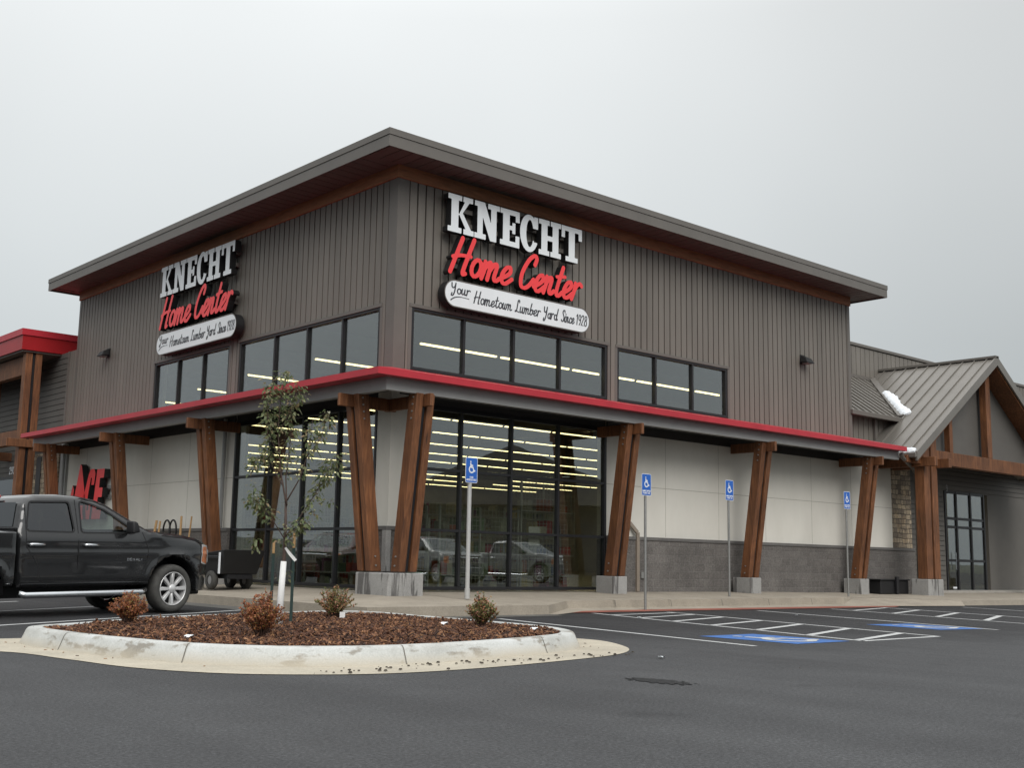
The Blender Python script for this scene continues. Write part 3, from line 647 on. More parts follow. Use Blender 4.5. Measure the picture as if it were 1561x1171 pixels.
for idx in (18, 33, 46, 57, 8): v, f = joint(idx); m.add(v, f)
m.build('kerb_joint', mat('kerb_joint_dark', (.16, .15, .13), .95), kind='structure')
inpoly = inset(ring, .15)
def inside(x, y, poly):
    c = False; n = len(poly)
    for i in range(n):
        x0, y0 = poly[i]; x1, y1 = poly[(i+1) % n]
        if (y0 > y) != (y1 > y) and x < (x1-x0)*(y-y0)/(y1-y0)+x0: c = not c
    return c
def mulch_z(x, y): return .135+.055*math.exp(-((x+6.6)**2+(y+7.4)**2)/5.5)+.012*math.sin(x*5)*math.cos(y*4)
v, f, r_i = march(lambda X, Z: poly_sdf(X, Z, inpoly), -10, -3.2, -10.8, -3.9, .12)
m = MB(); m.add([(x, y, mulch_z(x, y)) for x, y in v], f); m.build('mulch_bed', M['mulchbase'], smooth=True, kind='stuff')
ch = MB(); N = 0
ip2 = inset(ring, .17)
while N < 15000:
    x, y = random.uniform(-9.7, -3.4), random.uniform(-10.5, -4)
    if not inside(x, y, ip2): continue
    N += 1; big = random.random() < .14
    l = random.uniform(.012, .032)*(1.5 if big else 1); w = l*random.uniform(.25, .5); a = random.uniform(0, 2*PI); ti = random.gauss(0, .45); z = mulch_z(x, y)+random.uniform(.004, .028)
    d = Vector((math.cos(a)*math.cos(ti), math.sin(a)*math.cos(ti), math.sin(ti))); s = Vector((-math.sin(a), math.cos(a), random.gauss(0, .35))).normalized(); p = Vector((x, y, z)); u = d.cross(s)*.004
    q = [p-d*l-s*w*.5, p+d*l-s*w, p+d*l*.9+s*w*.6, p-d*l+s*w]
    ch.hexa([tuple(c-u) for c in q]+[tuple(c+u) for c in q])
for _ in range(60):      # a few chips on the pan and kerb
    i = random.randrange(L); o = random.choice((inset_pt := (.06, -.03, -.2, -.3, -.12))); p = Vector(ring[i]); c_ = Vector((-6.6, -7.5)); d2 = (c_-p).normalized(); p = p+d2*o
    z = .174 if o == .06 else .009
    if o == -.03: continue
    s_ = random.uniform(.008, .02); a = random.uniform(0, 6); dx, dy = math.cos(a)*s_, math.sin(a)*s_
    ch.hexa([(p.x-dx, p.y-dy, z), (p.x+dx, p.y+dy, z), (p.x+dx-dy*.4, p.y+dy+dx*.4, z), (p.x-dx-dy*.4, p.y-dy+dx*.4, z), (p.x-dx, p.y-dy, z+.006), (p.x+dx, p.y+dy, z+.006), (p.x+dx-dy*.4, p.y+dy+dx*.4, z+.006), (p.x-dx-dy*.4, p.y-dy+dx*.4, z+.006)])
ch.build('bark_chips', M['mulch'], kind='stuff')

# ---------------------------------------------------------------- young tree, stakes, shrubs
def leaf(mb, p, d, up, l, w, fold=.25):
    d = d.normalized(); s = d.cross(up)
    s = s.normalized() if s.length > 1e-4 else d.orthogonal().normalized(); n = s.cross(d)
    mb.add([p, p+d*l*.35+s*w*.5+n*w*fold, p+d*l*.75+s*w*.38+n*w*fold*.6-Vector((0, 0, .1*l)), p+d*l-Vector((0, 0, .2*l)), p+d*l*.75-s*w*.38+n*w*fold*.6-Vector((0, 0, .1*l)), p+d*l*.35-s*w*.5+n*w*fold, p+d*l*.5-Vector((0, 0, .03*l))],
           [(0, 1, 6), (1, 2, 6), (2, 3, 6), (3, 4, 6), (4, 5, 6), (5, 0, 6)])
tx, ty, tz = -7.06, -7.54, .16
tree = thing('young_tree', 'slim young tree with white wrapped trunk and yellow-green leaves in the mulch bed', 'tree', (tx, ty, tz))
tr = MB(); H = 3.02
tpts = [(0, 0, -.05), (.012, 0, .4), (.03, 0, .80), (.035, .0, 1.05), (.025, .01, 1.5)]
tr.tube(tpts, [.030, .026, .022, .019, .013], 10)
R_ = Vector((math.cos(YAW), -math.sin(YAW), 0))       # left-right as seen on the photograph; Dp = depth
Dp = Vector((math.sin(YAW), math.cos(YAW), 0))
limbs = []
def limb(pts, r0):
    P = [R_*x+Dp*y+Vector((0, 0, z)) for x, y, z in pts]; n = 5; Q = []
    for i in range(len(P)-1):
        for k in range(n): Q.append(P[i].lerp(P[i+1], k/n))
    Q.append(P[-1]); tr.tube(Q, [r0*(1-.8*i/(len(Q)-1)) for i in range(len(Q))], 6); limbs.append(Q)
limb([(.02, 0, 1.45), (-.06, .03, 1.8), (-.12, .02, 2.3), (-.10, 0, 2.7), (-.05, 0, 3.0)], .012)
limb([(.03, 0, 1.42), (.0, .02, 1.75), (.03, .06, 2.2), (.02, .05, 2.55)], .010)
limb([(.03, 0, 1.48), (.18, -.04, 1.75), (.28, -.06, 2.1), (.30, -.04, 2.45)], .010)
limb([(.03, 0, 1.05), (.22, .06, 1.35), (.38, .08, 1.62), (.47, .05, 1.95)], .009)
limb([(.03, 0, 1.02), (-.12, -.06, 1.25), (-.26, -.08, 1.42), (-.36, -.10, 1.50)], .007)
limb([(.03, 0, .95), (.12, -.08, 1.10), (.24, -.10, 1.22)], .006)
limb([(-.03, .02, 1.65), (-.18, .06, 1.9), (-.25, .1, 2.15), (-.20, .12, 2.4)], .007)
limb([(-.08, .02, 2.0), (-.22, -.08, 2.25), (-.24, -.1, 2.65), (-.20, -.08, 2.85)], .007)
limb([(-.10, .0, 2.3), (.04, .05, 2.6), (.10, .03, 2.85)], .006)
limb([(.25, -.05, 2.0), (.40, .06, 2.25), (.44, .06, 2.48)], .005)
limb([(.35, .08, 1.6), (.50, -.02, 1.75), (.58, -.06, 2.0)], .005)
limb([(-.20, .05, 1.95), (-.36, .1, 2.0), (-.40, .12, 1.92)], .004)
tr.build('trunk', M['bark'], tree, smooth=True)
cr = MB(); tw_ = MB(); up = Vector((0, 0, 1))
def cluster(p, n, spread=.09):
    for _ in range(n):
        a = random.uniform(0, 2*PI); el = random.uniform(-.9, .6); d = Vector((math.cos(a)*math.cos(el), math.sin(a)*math.cos(el), math.sin(el)))
        l = random.uniform(.028, .066); b_ = p+d*random.uniform(.0, spread)+Vector((0, 0, random.gauss(0, .03)))
        if random.random() < .6: tw_.add([p, p+Vector((.003, 0, .002)), b_], [(0, 1, 2)])
        leaf(cr, b_, d+Vector((0, 0, -.35)), up+Vector((random.gauss(0, .5), random.gauss(0, .5), 0)), l, l*.62)
for k, Q in enumerate(limbs):
    tipd = len(Q)
    for i, p in enumerate(Q):
        t = i/(tipd-1)
        if t < .3 or random.random() < .10: continue
        cluster(p, random.randint(11, 19) if t > .45 else 6, .11 if t > .45 else .07)
for x, y, z, n in ((-.40, .1, 1.86, 10), (-.38, -.1, 1.48, 10), (-.34, -.05, 1.62, 8), (.26, -.1, 1.22, 14), (.02, .0, 1.2, 8), (-.30, -.1, .99, 10), (-.02, .04, 1.0, 9), (.33, .0, 1.36, 9), (.92*.5, .05, 2.5, 9), (.5, .06, 2.45, 8), (1.0, 0, 1.98, 8), (1.05, 0, 1.85, 5), (.55, 0, 1.5, 6), (-.08, 0, 2.98, 12), (-.2, 0, 2.75, 10), (.12, 0, 2.7, 8), (-.24, 0, 2.5, 10), (-.3, 0, 2.1, 8), (.03, .05, .62, 8)):
    if x > .9: x *= .62
    cluster(R_*x+Dp*y+Vector((0, 0, z)), int(n*1.7), .11)
cr.build('crown', M['leaf'], tree); tw_.build('twigs', M['bark'], tree)
wr = MB(); wr.tube([(0, 0, .0), (.012, 0, .4), (.028, 0, .77)], [.043, .038, .034], 14); wr.build('trunk_wrap', M['wrap'], tree, smooth=True)
def stake(x, y, z0, h, label, tie):
    s = thing('tree_stake', label, 'stake', (x, y, z0), YAW*-1, 'steel stakes beside the young tree')
    a = MB(); a.box(-.018, .018, -.003, .003, -.05, h); a.box(-.003, .003, .003, .03, -.05, h); a.build('post', M['stake'], s)
    t = MB(); t.box(-.016, .016, -.012, -.004, h-.10, h+.08); t.build('strap', M['label_wood'], s, bevel=.002)
    return s
stake(-6.45, -6.33, .16, .96, 'green steel tree stake left of the white wrapped trunk, with a tan strap end', 0)
stake(-6.72, -7.25, .17, 1.02, 'green steel tree stake right of the white wrapped trunk, next to the white ribbon', 1)
rb = MB(); c0 = Vector((tx, ty, tz))+R_*.035+Vector((0, 0, .93)); c1 = Vector((tx, ty, tz))+R_*.165+Vector((0, 0, .78))
n_ = (c1-c0).normalized(); w_ = n_.cross(Dp).normalized()*.018
rb.prism([tuple(c0-w_*.7), tuple(c0.lerp(c1, .5)-w_*1.2), tuple(c1-w_), tuple(c1+w_), tuple(c0.lerp(c1, .5)+w_*.8), tuple(c0+w_*.7)], tuple(Dp*.003))
rb.build('ribbon', M['wrap'], label='white plastic ribbon tied to the young tree above its trunk wrap', cat='ribbon')

def shrub(x, y, w, h, matn, label, n=900, seed=0, ls=1):
    rs = random.Random(seed); s = thing('low_shrub', label, 'shrub', (x, y, mulch_z(x, y)), 0, 'shrubs in the mulch bed')
    tw = MB(); lf = MB()
    for k in range(70):
        a = rs.uniform(0, 2*PI); sp = rs.random()**.6; tip = Vector((math.cos(a)*w/2*sp, math.sin(a)*w/2*sp, h*(1-.45*sp*sp)*rs.uniform(.70, 1.10)))
        mid = tip*.5+Vector((rs.gauss(0, .03), rs.gauss(0, .03), .03)); tw.tube([(tip.x*.1, tip.y*.1, -.02), tuple(mid), tuple(tip)], [.004, .003, .0015], 4)
        for i in range(n//70):
            t = rs.uniform(.25, 1.03); p = (Vector((tip.x*.1, tip.y*.1, 0)).lerp(mid, t*2) if t < .5 else mid.lerp(tip, t*2-1))
            d = Vector((rs.gauss(0, 1), rs.gauss(0, 1), rs.gauss(.5, .8))).normalized(); l = rs.uniform(.016, .034)*ls
            q = d.orthogonal().normalized()*l*.35; lf.add([tuple(p), tuple(p+d*l*.5+q), tuple(p+d*l), tuple(p+d*l*.5-q)], [(0, 1, 2, 3)])
    tw.build('twigs', M['twig'], s); lf.build('foliage', matn, s); return s
shrub(-8.37, -6.35, .50, .36, M['rust'], 'rust orange shrub at the left end of the mulch, before the pickup wheel', 3800, 1)
shrub(-8.0, -8.75, .50, .44, M['rust'], 'large rust orange shrub just left of the white tree trunk', 4600, 2)
shrub(-5.2, -5.95, .62, .42, M['pinkgreen'], 'rounded pink and green shrub at the back of the mulch bed', 4600, 3)
shrub(-4.55, -8.25, .44, .40, M['pinkgreen'], 'ragged orange and olive shrub at the right end of the mulch bed', 3000, 4, 1.15)
tg = MB(); tg.box(-.035, .035, -.003, .003, 0, .11); o = tg.build('plant_tag', M['wrap'], label='small white nursery tag standing in front of the pink and green shrub', cat='plant tag'); o.location = (-5.5, -6.55, mulch_z(-5.5, -6.55)); o.rotation_euler = (0, 0, -YAW)
for (x, y, lab) in ((-8.75, -8.65, 'white scrap of litter lying on mulch left of the large rust shrub'), (-4.95, -8.0, 'white scrap of litter on mulch beside the ragged right-hand shrub'), (-4.35, -9.0, 'pale scrap on the mulch near the right end of the kerb')):
    v, f, r = march(lambda X, Z: np.hypot(X/.06, Z/.035)-1+.35*np.sin(X*90)*np.cos(Z*80), -.09, .09, -.06, .06, .012); m = MB()
    z0 = mulch_z(x, y)+.03; m.add([(x+a, y+b, z0+.02*math.cos(a*50+b*30)) for a, b in v], f); m.build('litter_scrap', M['white'], label=lab, cat='litter')

# ---------------------------------------------------------------- the shop building
B = thing('store_building', 'large two-storey store clad in brown ribbed metal with red canopy, cream panels and timber posts', 'building')
XE, YE = 17.6, 17.3; ZB = 9.10
# openings: (face, [mullion positions], z0, z1, rails)
winU = {'R': [(.44, 6.57, [1.94, 3.44, 4.94]), (6.93, 11.40, [8.42, 9.92])], 'L': [(.48, 6.56, [1.94, 3.40, 4.86]), (7.07, 11.42, [8.53, 9.99])]}
Z0U, Z1U = 4.98, 6.34; SF0, SF1 = .34, 4.24
# wall cores
for face, E_ in (('R', XE), ('L', YE)):
    m = MB(); a = .02
    for a0, a1, _ in winU[face]:
        m.boxF(face, a, a0, -.25, -.02, Z0U, Z1U); a = a1
    m.boxF(face, a, E_, -.25, -.02, Z0U, Z1U); m.boxF(face, .02, E_, -.25, -.02, Z1U, 9.42); m.boxF(face, .02, E_, -.25, -.02, 4.47, Z0U)
    m.build('upper_wall', M['siding_back'], B, kind=None)
    # ribbed panels
    s = MB(); P = .2286; k0 = .02 if face == 'R' else .02
    edges = [a for w in winU[face] for a in (w[0]-.02, w[1]+.02)]
    k = 0; a = .30
    while a < E_-.12:
        b = min(a+P-.040, E_-.12)
        spans = [(a, b)]
        for w in winU[face]:
            new = []
            for p, q in spans:
                for c in (w[0]-.03, w[1]+.03):
                    if p < c < q: new += [(p, c)]; p = c
                new.append((p, q))
            spans = new
        for p, q in spans:
            if q-p < .01: continue
            mid = (p+q)/2; cov = any(w[0]-.03 < mid < w[1]+.03 for w in winU[face])
            s.boxF(face, p, q, -.02, .028, (Z1U+.07 if cov else 4.9), 9.12)
        a += P
    s.build('ribbed_siding', M['siding'], B)
    for w in winU[face]:      # flashing round each window
        t = MB(); t.boxF(face, w[0]-.07, w[1]+.07, .0, .045, Z1U+.002, Z1U+.075); t.boxF(face, w[0]-.09, w[0]-.003, .0, .035, 4.9, Z1U); t.boxF(face, w[1]+.003, w[1]+.09, .0, .035, 4.9, Z1U); t.build('window_trim', M['trim'], B)
    t = MB(); t.boxF(face, E_-.115, E_+.03, -.3, .035, 4.9, 9.12)
    t.build('edge_trim', M['trim'], B)
    bd = MB(); bd.boxF(face, -.06, E_+.06, -.02, .07, 9.12, 9.43); bd.build('timber_band', M['band'], B, bevel=.01)
# corner trim (mitred pair)
m = MB(); m.prism([(-.035, -.035, 4.9), (.27, -.035, 4.9), (.27, .0, 4.9), (0, 0, 4.9), (0, .27, 4.9), (-.035, .27, 4.9)], (0, 0, 4.22)); m.build('corner_trim', M['trim'], B)
m = MB(); m.box(XE-.26, XE, .0, YE, 5.9, 9.42); m.box(.25, XE-.26, YE-.25, YE, 6.9, 9.42); m.build('far_walls', M['siding'], B)

def window(face, a0, a1, mull, z0, z1, rails=(), jamb=.075, depth=.10):
    w = MB(); mw = .062
    w.boxF(face, a0, a0+jamb, -depth, .02, z0, z1); w.boxF(face, a1-jamb, a1, -depth, .02, z0, z1)
    w.boxF(face, a0+jamb, a1-jamb, -depth, .018, z1-.06, z1); w.boxF(face, a0+jamb, a1-jamb, -depth, .018, z0, z0+.07)
    for x in mull: w.boxF(face, x-mw/2, x+mw/2, -depth, .016, z0+.07, z1-.06)
    xs = [a0+jamb]+[x for x in mull]+[a1-jamb]
    for r in rails:
        for p, q in zip(xs[:-1], xs[1:]): w.boxF(face, p+(mw/2 if p != xs[0] else 0), q-(mw/2 if q != xs[-1] else 0), -depth, .010, r-.03, r+.03)
    fr = w.build('window' if not rails else 'shop_window', M['black'], B, bevel=.004)
    zs = [z0+.07]+list(rails)+[z1-.06]
    for p, q in zip(xs[:-1], xs[1:]):
        for u, v in zip(zs[:-1], zs[1:]):
            gz = MB(); gz.boxF(face, p-.01, q+.01, -.055, -.045, u-.01, v+.01); gz.build('glass_pane', M['glass'], fr)
    return fr
for face in 'RL':
    for a0, a1, mm in winU[face]: window(face, a0, a1, mm, Z0U, Z1U)
    a0, a1, mm = winU[face][0]; window(face, a0, a1, mm, SF0, SF1, (1.60, 2.90))

# lower walls: cream panels above a split-face block base
CAPZ, JZ = 1.56, 2.90
for face, E_, E2 in (('R', 19.85, 21.05), ('L', 17.4, 17.9)):
    a1 = winU[face][0][1]; m = MB(); m.boxF(face, a1, E_, -.3, 0, CAPZ+.08, 4.47); m.build('cream_panel', M['stucco'], B)
    m = MB(); m.boxF(face, (.0 if face == 'R' else .3), winU[face][0][0], -.3, 0, CAPZ+.08, 4.47)
    m.build('cream_panel', M['stucco'], B)
    jn = MB()
    vs = [8.8, 10.99, 13.1, 15.37, 17.5] if face == 'R' else [9.0, 11.3, 13.6, 15.9]
    hd_ = MB(); hd_.boxF(face, a1, E_, .0, .03, 4.19, 4.46); hd_.boxF(face, .48, a1, -.1, -.02, 4.245, 4.46); hd_.build('shadow_header', M['soffit_dark'], B)  # dark header along the wall top, the soffit shadow put into its colour
    for z in (JZ,):
        jn.boxF(face, a1+.01, E_-.01, 0, .003, z-.006, z+.006)
    for x in vs: jn.boxF(face, x-.005, x+.005, 0, .0028, 1.66, 4.46)
    jn.build('panel_joint', M['stucco_joint'], B)
    for bl, (u0, u1, u2) in ((MB(), (a1, E2, -.3)), (MB(), (-.09 if face == 'R' else .05, winU[face][0][0], -.05))): bl.boxF(face, u0, u1, u2, .09, .20, CAPZ); bl.build('block_base', M['block'], B)
    for cp, (u0, u1, u2) in ((MB(), (a1, E2, -.1)), (MB(), (-.115 if face == 'R' else .02, winU[face][0][0], -.02))): cp.boxF(face, u0, u1, u2, .115, CAPZ, CAPZ+.085); cp.build('block_cap', M['smooth_cap'], B, bevel=.008)
m = MB(); m.box(19.85, 21.05, 0, .3, CAPZ+.085, 4.5); m.build('stone_veneer', M['stone'], B); m = MB(); m.box(20.75, 21.05, .3, .8, .2, 4.5); m.build('stone_veneer', M['stone'], B)
# downpipe / raceway on the block base and a small outlet box
m = MB(); m.beam((7.60, -.115, .30), (7.60, -.115, 1.75), .10, .07, (0, 1, 0)); m.beam((7.60, -.11, 1.74), (7.36, -.06, 1.98), .10, .06, (0, 1, 0)); m.build('downpipe', mat('tan_metal', (.24, .20, .16), .5), B, bevel=.01)
m = MB(); m.box(7.74, 7.86, -.13, -.09, .62, .78); m.build('outlet_box', M['galv'], B, bevel=.01)
m = MB(); m.cyl((-.09, 6.95, .3), (-.09, 6.95, 4.4), .05, n=10); m.cyl((-.10, 17.55, .3), (-.10, 17.55, 4.4), .06, n=10); m.boxF('L', 17.4, 17.9, -.1, .08, .2, 5.0); m.build('corner_pipe', M['beam'], B)

# roof of the tower
zr0, zr1 = 9.36, 9.745; x0, x1, y0, y1 = -.95, 18.30, -.93, 17.70
m = MB(); m.box(x0, x1, y0, y1, zr0+.06, zr1-.05); m.build('roof', M['soffit'], B)
m = MB()
for (a, b, c, d) in ((x0-.02, x1+.02, y0-.02, y0), (x0-.02, x1+.02, y1, y1+.02), (x0-.02, x0, y0, y1), (x1, x1+.02, y0, y1)):
    m.box(a, b, c, d, zr0, zr1-.145)
for (a, b, c, d) in ((x0-.035, x1+.035, y0-.035, y0), (x0-.035, x1+.035, y1, y1+.035), (x0-.035, x0, y0, y1), (x1, x1+.035, y0, y1)):
    m.box(a, b, c, d, zr1-.138, zr1)
m.box(x0, x1, y0, y1, zr1-.05, zr1-.002)
m.build('fascia', M['trim'], B)
sfm = MB(); x = x0+.1
while x < x1-.1:
    sfm.box(x, x+.285, y0, -.07, zr0+.045, zr0+.062); sfm.box(x, x+.285, YE+.07, y1, zr0+.045, zr0+.062); x += .305
y = -.07
while y < YE: sfm.box(x0, -.07, y, min(y+.285, YE+.07), zr0+.045, zr0+.062); sfm.box(XE+.07, x1, y, min(y+.285, YE+.07), zr0+.045, zr0+.062); y += .305
sfm.build('soffit_panels', M['soffit'], B)

# red canopy: sloping roof edge, grey beam, dark underside
cx_, cy_ = -1.50, -1.58; bx_, by_ = -1.10, -1.31; ze, zw = 4.625, 4.97; XC, YC = 18.06, 17.65
def ring_quad(mb, pin, pout):       # right and left runs share the mitred corner; pin/pout = (xleft, yright, z)
    (xi, yi, zi), (xo, yo, zo) = pin, pout
    mb.add([(XC, yi, zi), (xi, yi, zi), (xi, YC, zi), (XC, yo, zo), (xo, yo, zo), (xo, YC, zo)], [(0, 1, 4, 3), (1, 2, 5, 4)])
m = MB(); ring_quad(m, (-.02, -.02, zw), (cx_, cy_, ze)); ring_quad(m, (cx_, cy_, ze), (cx_, cy_, ze-.13)); ring_quad(m, (cx_, cy_, ze-.13), (cx_+.03, cy_+.03, ze-.135)); ring_quad(m, (cx_+.03, cy_+.03, ze-.135), (bx_+.02, by_+.02, ze-.115))
m.add([(XC, -.02, zw), (XC, cy_, ze), (XC, cy_, ze-.13), (XC, by_, ze-.12), (XC, -.02, ze-.12)], [(0, 1, 2, 3, 4)]); m.add([(-.02, YC, zw), (cx_, YC, ze), (cx_, YC, ze-.13), (bx_, YC, ze-.12), (-.02, YC, ze-.12)], [(0, 1, 2, 3, 4)])
m.build('canopy_roof', M['red'], B)
m = MB()
for o_, z0, z1 in ((0, 4.25, 4.51),):
    ring_quad(m, (bx_, by_, z1), (bx_, by_, z0)); ring_quad(m, (bx_, by_, z0), (bx_+.14, by_+.14, z0)); ring_quad(m, (bx_+.14, by_+.14, z0), (bx_+.14, by_+.14, z1))
m.add([(XC, by_, 4.25), (XC, by_+.14, 4.25), (XC, by_+.14, 4.51), (XC, by_, 4.51)], [(0, 1, 2, 3)]); m.add([(bx_, YC, 4.25), (bx_+.14, YC, 4.25), (bx_+.14, YC, 4.51), (bx_, YC, 4.51)], [(0, 1, 2, 3)])
m.build('canopy_beam', M['beam'], B)
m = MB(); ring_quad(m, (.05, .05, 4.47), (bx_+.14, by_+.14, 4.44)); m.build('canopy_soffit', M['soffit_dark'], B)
m = MB()
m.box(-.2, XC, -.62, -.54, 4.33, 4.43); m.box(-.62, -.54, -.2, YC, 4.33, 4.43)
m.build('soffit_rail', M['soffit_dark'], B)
for (x, y) in [(2.33, -.8), (4.24, -.8), (8.35, -.8), (10.15, -.8), (13.81, -.8), (15.64, -.8), (-.8, 14.85), (-.8, 13.34), (-.8, 9.82), (-.8, 8.28), (-.8, 4.36), (-.8, 2.17)]:
    q = MB(); q.lathe([(.03, .20), (.04, .12), (.11, .03), (.12, 0), (.10, .0), (.02, .06)], (x, y, 4.10), (0, 0, 1), 14); q.cyl((x, y, 4.36), (x, y, 4.44), .03, n=8); q.build('canopy_lamp', M['wpole'], B, smooth='auto')

# leaning timber posts on concrete piers
def bolts(mb, p, axis, r=.018):
    mb.cyl(Vector(p), Vector(p)+Vector(axis)*.02, r, n=8)
def post(face, a, foot_o, top_o, pier=True, zpier=.68, pw=.48, width=.46, d=.27, bracket=(.05, 1.50), ztop=4.26, base_z=.22, hw=None):
    """pair of timbers side by side along the wall, leaning outwards from foot_o to top_o"""
    th = .175; gap = width-2*th
    root = None
    for sgn in (-1, 1):
        ca = a+sgn*(gap/2+th/2)
        tm = MB(); P = [F(face, ca-th/2, foot_o-d/2, zpier), F(face, ca+th/2, foot_o-d/2, zpier), F(face, ca+th/2, foot_o+d/2, zpier), F(face, ca-th/2, foot_o+d/2, zpier),
                        F(face, ca-th/2, top_o-d/2, ztop), F(face, ca+th/2, top_o-d/2, ztop), F(face, ca+th/2, top_o+d/2, ztop), F(face, ca-th/2, top_o+d/2, ztop)]
        tm.hexa(P); o = tm.build('timber_post', M['timber'], B, bevel=.012)
        b = MB(); ax = Vector(F(face, sgn, 0, 0))
        for z in (ztop-.08, ztop-.22, ztop-.36, ztop-.5, zpier+.12, zpier+.30):
            t = (z-zpier)/(ztop-zpier); oo = foot_o+(top_o-foot_o)*t
            bolts(b, F(face, ca+sgn*th/2, oo+(.03 if z > 2 else 0), z), ax, .019)
        b.build('bolts', M['galv'], o)
    c = MB(); c.hexa([F(face, a-gap/2+.004, foot_o-d/2+.03, zpier), F(face, a+gap/2-.02, foot_o-d/2+.03, zpier), F(face, a+gap/2-.02, foot_o+d/2-.05, zpier), F(face, a-gap/2+.02, foot_o+d/2-.05, zpier),
                      F(face, a-gap/2+.02, top_o-d/2+.03, ztop), F(face, a+gap/2-.02, top_o-d/2+.03, ztop), F(face, a+gap/2-.02, top_o+d/2-.05, ztop), F(face, a-gap/2+.02, top_o+d/2-.05, ztop)])
    c.build('steel_core', M['black'], B)
    br = MB(); br.boxF(face, a-gap/2+.012, a+gap/2-.012, bracket[0], bracket[1], ztop-.26, ztop-.005); br.build('bracket', M['timber'], B, bevel=.01)
    if pier:
        q = MB(); q.boxF(face, a-pw/2, a+pw/2, foot_o-.36, foot_o+.20, base_z-.15, zpier); q.build('concrete_pier', M['pier'], B, bevel=.012)
for a in (6.22, 11.50, 16.82): post('R', a, .60, 1.12)
for a in (6.28, 11.45, 16.45): post('L', a, .58, 1.02)
post('R', -.14, .78, 1.22, pier=False, zpier=.72, bracket=(.0, 1.55)); post('L', -.14, .52, .98, pier=False, zpier=.72, bracket=(.0, 1.42))
q = MB(); q.box(-.76, .12, -1.10, .0, .12, .70); q.build('concrete_pier', M['pier'], B, bevel=.015)
q = MB(); q.box(-.13, -.0, -.13, -.0, .72, CAPZ); q.build('corner_block', M['pier'], B)

# interior: floor, walls, ceiling
m = MB(); m.box(.26, 44, .26, 44, .15, .30); m.build('shop_floor', M['floor_in'], B)
m = MB(); m.box(.3, 44, 43.8, 44, .3, 6.9); m.box(43.8, 44, .3, 44, .3, 6.9); m.box(.31, .40, 6.6, 17.2, .3, 4.9); m.box(6.7, 20.7, .31, .42, .3, 4.9); m.box(.31, .4, 11.5, 17.2, 4.9, 6.9); m.build('inner_wall', M['wall_in'], B)
m = MB(); m.box(.26, 17.3, .26, 44, 6.95, 7.0); m.box(17.3, 44, 3.05, 44, 6.95, 7.0); m.build('ceiling', M['ceil_in'], B)
m = MB()
for y in np.arange(2.6, 43, 3.55): m.box(.3, 43 if y > 3 else 17.2, y, y+.12, 6.55, 6.95)
m.build('ceiling_joist', M['ceil_in'], B)

# main store behind: parapet wall, lean-to roof, gabled timber entrance
YP = 2.7
m = MB(); m.box(17.6, 62, YP, YP+.3, 5.5, 8.86); m.box(17.6, 60, .31, .5, 4.5, 5.85); m.build('parapet_wall', M['siding_back'], B)
s = MB(); x = 17.65
while x < 61: s.box(x, x+.27, YP-.03, YP, 7.6, 8.84); x += .30
s.build('ribbed_siding', M['siding'], B); s = MB()
x = 17.62
while x < 21.0: s.box(x, x+.27, .29, .31, 4.5, 5.82); x += .30
s.build('ribbed_siding', M['siding'], B); s = MB(); x = 29.2
while x < 60:
    s.box(x, x+.27, .29, .31, 4.5, 5.82); x += .30
s.build('ribbed_siding', M['siding'], B)
m = MB(); m.box(17.6, 62, YP-.08, YP+.38, 8.86, 8.97); m.box(62, 62.1, YP, 44, 5, 8.9); m.build('parapet_coping', M['trim'], B, bevel=.01)
ys, zs0, ys1, zs1 = .02, 5.84, YP-.03, 7.72
def leanto(xa, xb, n1='lean_to_roof'):
    r = MB(); r.prism([(xa, ys, zs0), (xb, ys, zs0), (xb, ys1, zs1), (xa, ys1, zs1)], (0, 0, -.12)); return r
m = leanto(17.62, 23.6)
x = 17.75
dl = (Vector((0, ys1, zs1))-Vector((0, ys, zs0)))
while x < 23.5: m.beam((x, ys, zs0+.02), (x, ys1, zs1+.02), .03, .045); x += .40
m.build('lean_to_roof', M['roofmetal'], B)
m = leanto(28.5, 60); x = 28.8
while x < 60: m.beam((x, ys, zs0+.02), (x, ys1, zs1+.02), .03, .045); x += .40
m.build('lean_to_roof', M['roofmetal'], B)
m = MB(); m.box(17.55, 20.75, -.12, .02, 5.70, 5.85); m.build('gutter', M['trim'], B, bevel=.01)
m = MB(); m.box(17.6, 23.6, YP-.10, YP-.03, 7.68, 7.80); m.build('ridge_flashing', M['trim'], B)
m = MB(); m.box(19.35, 19.47, .20, .286, 4.6, 5.72); m.build('downpipe', M['trim'], B)

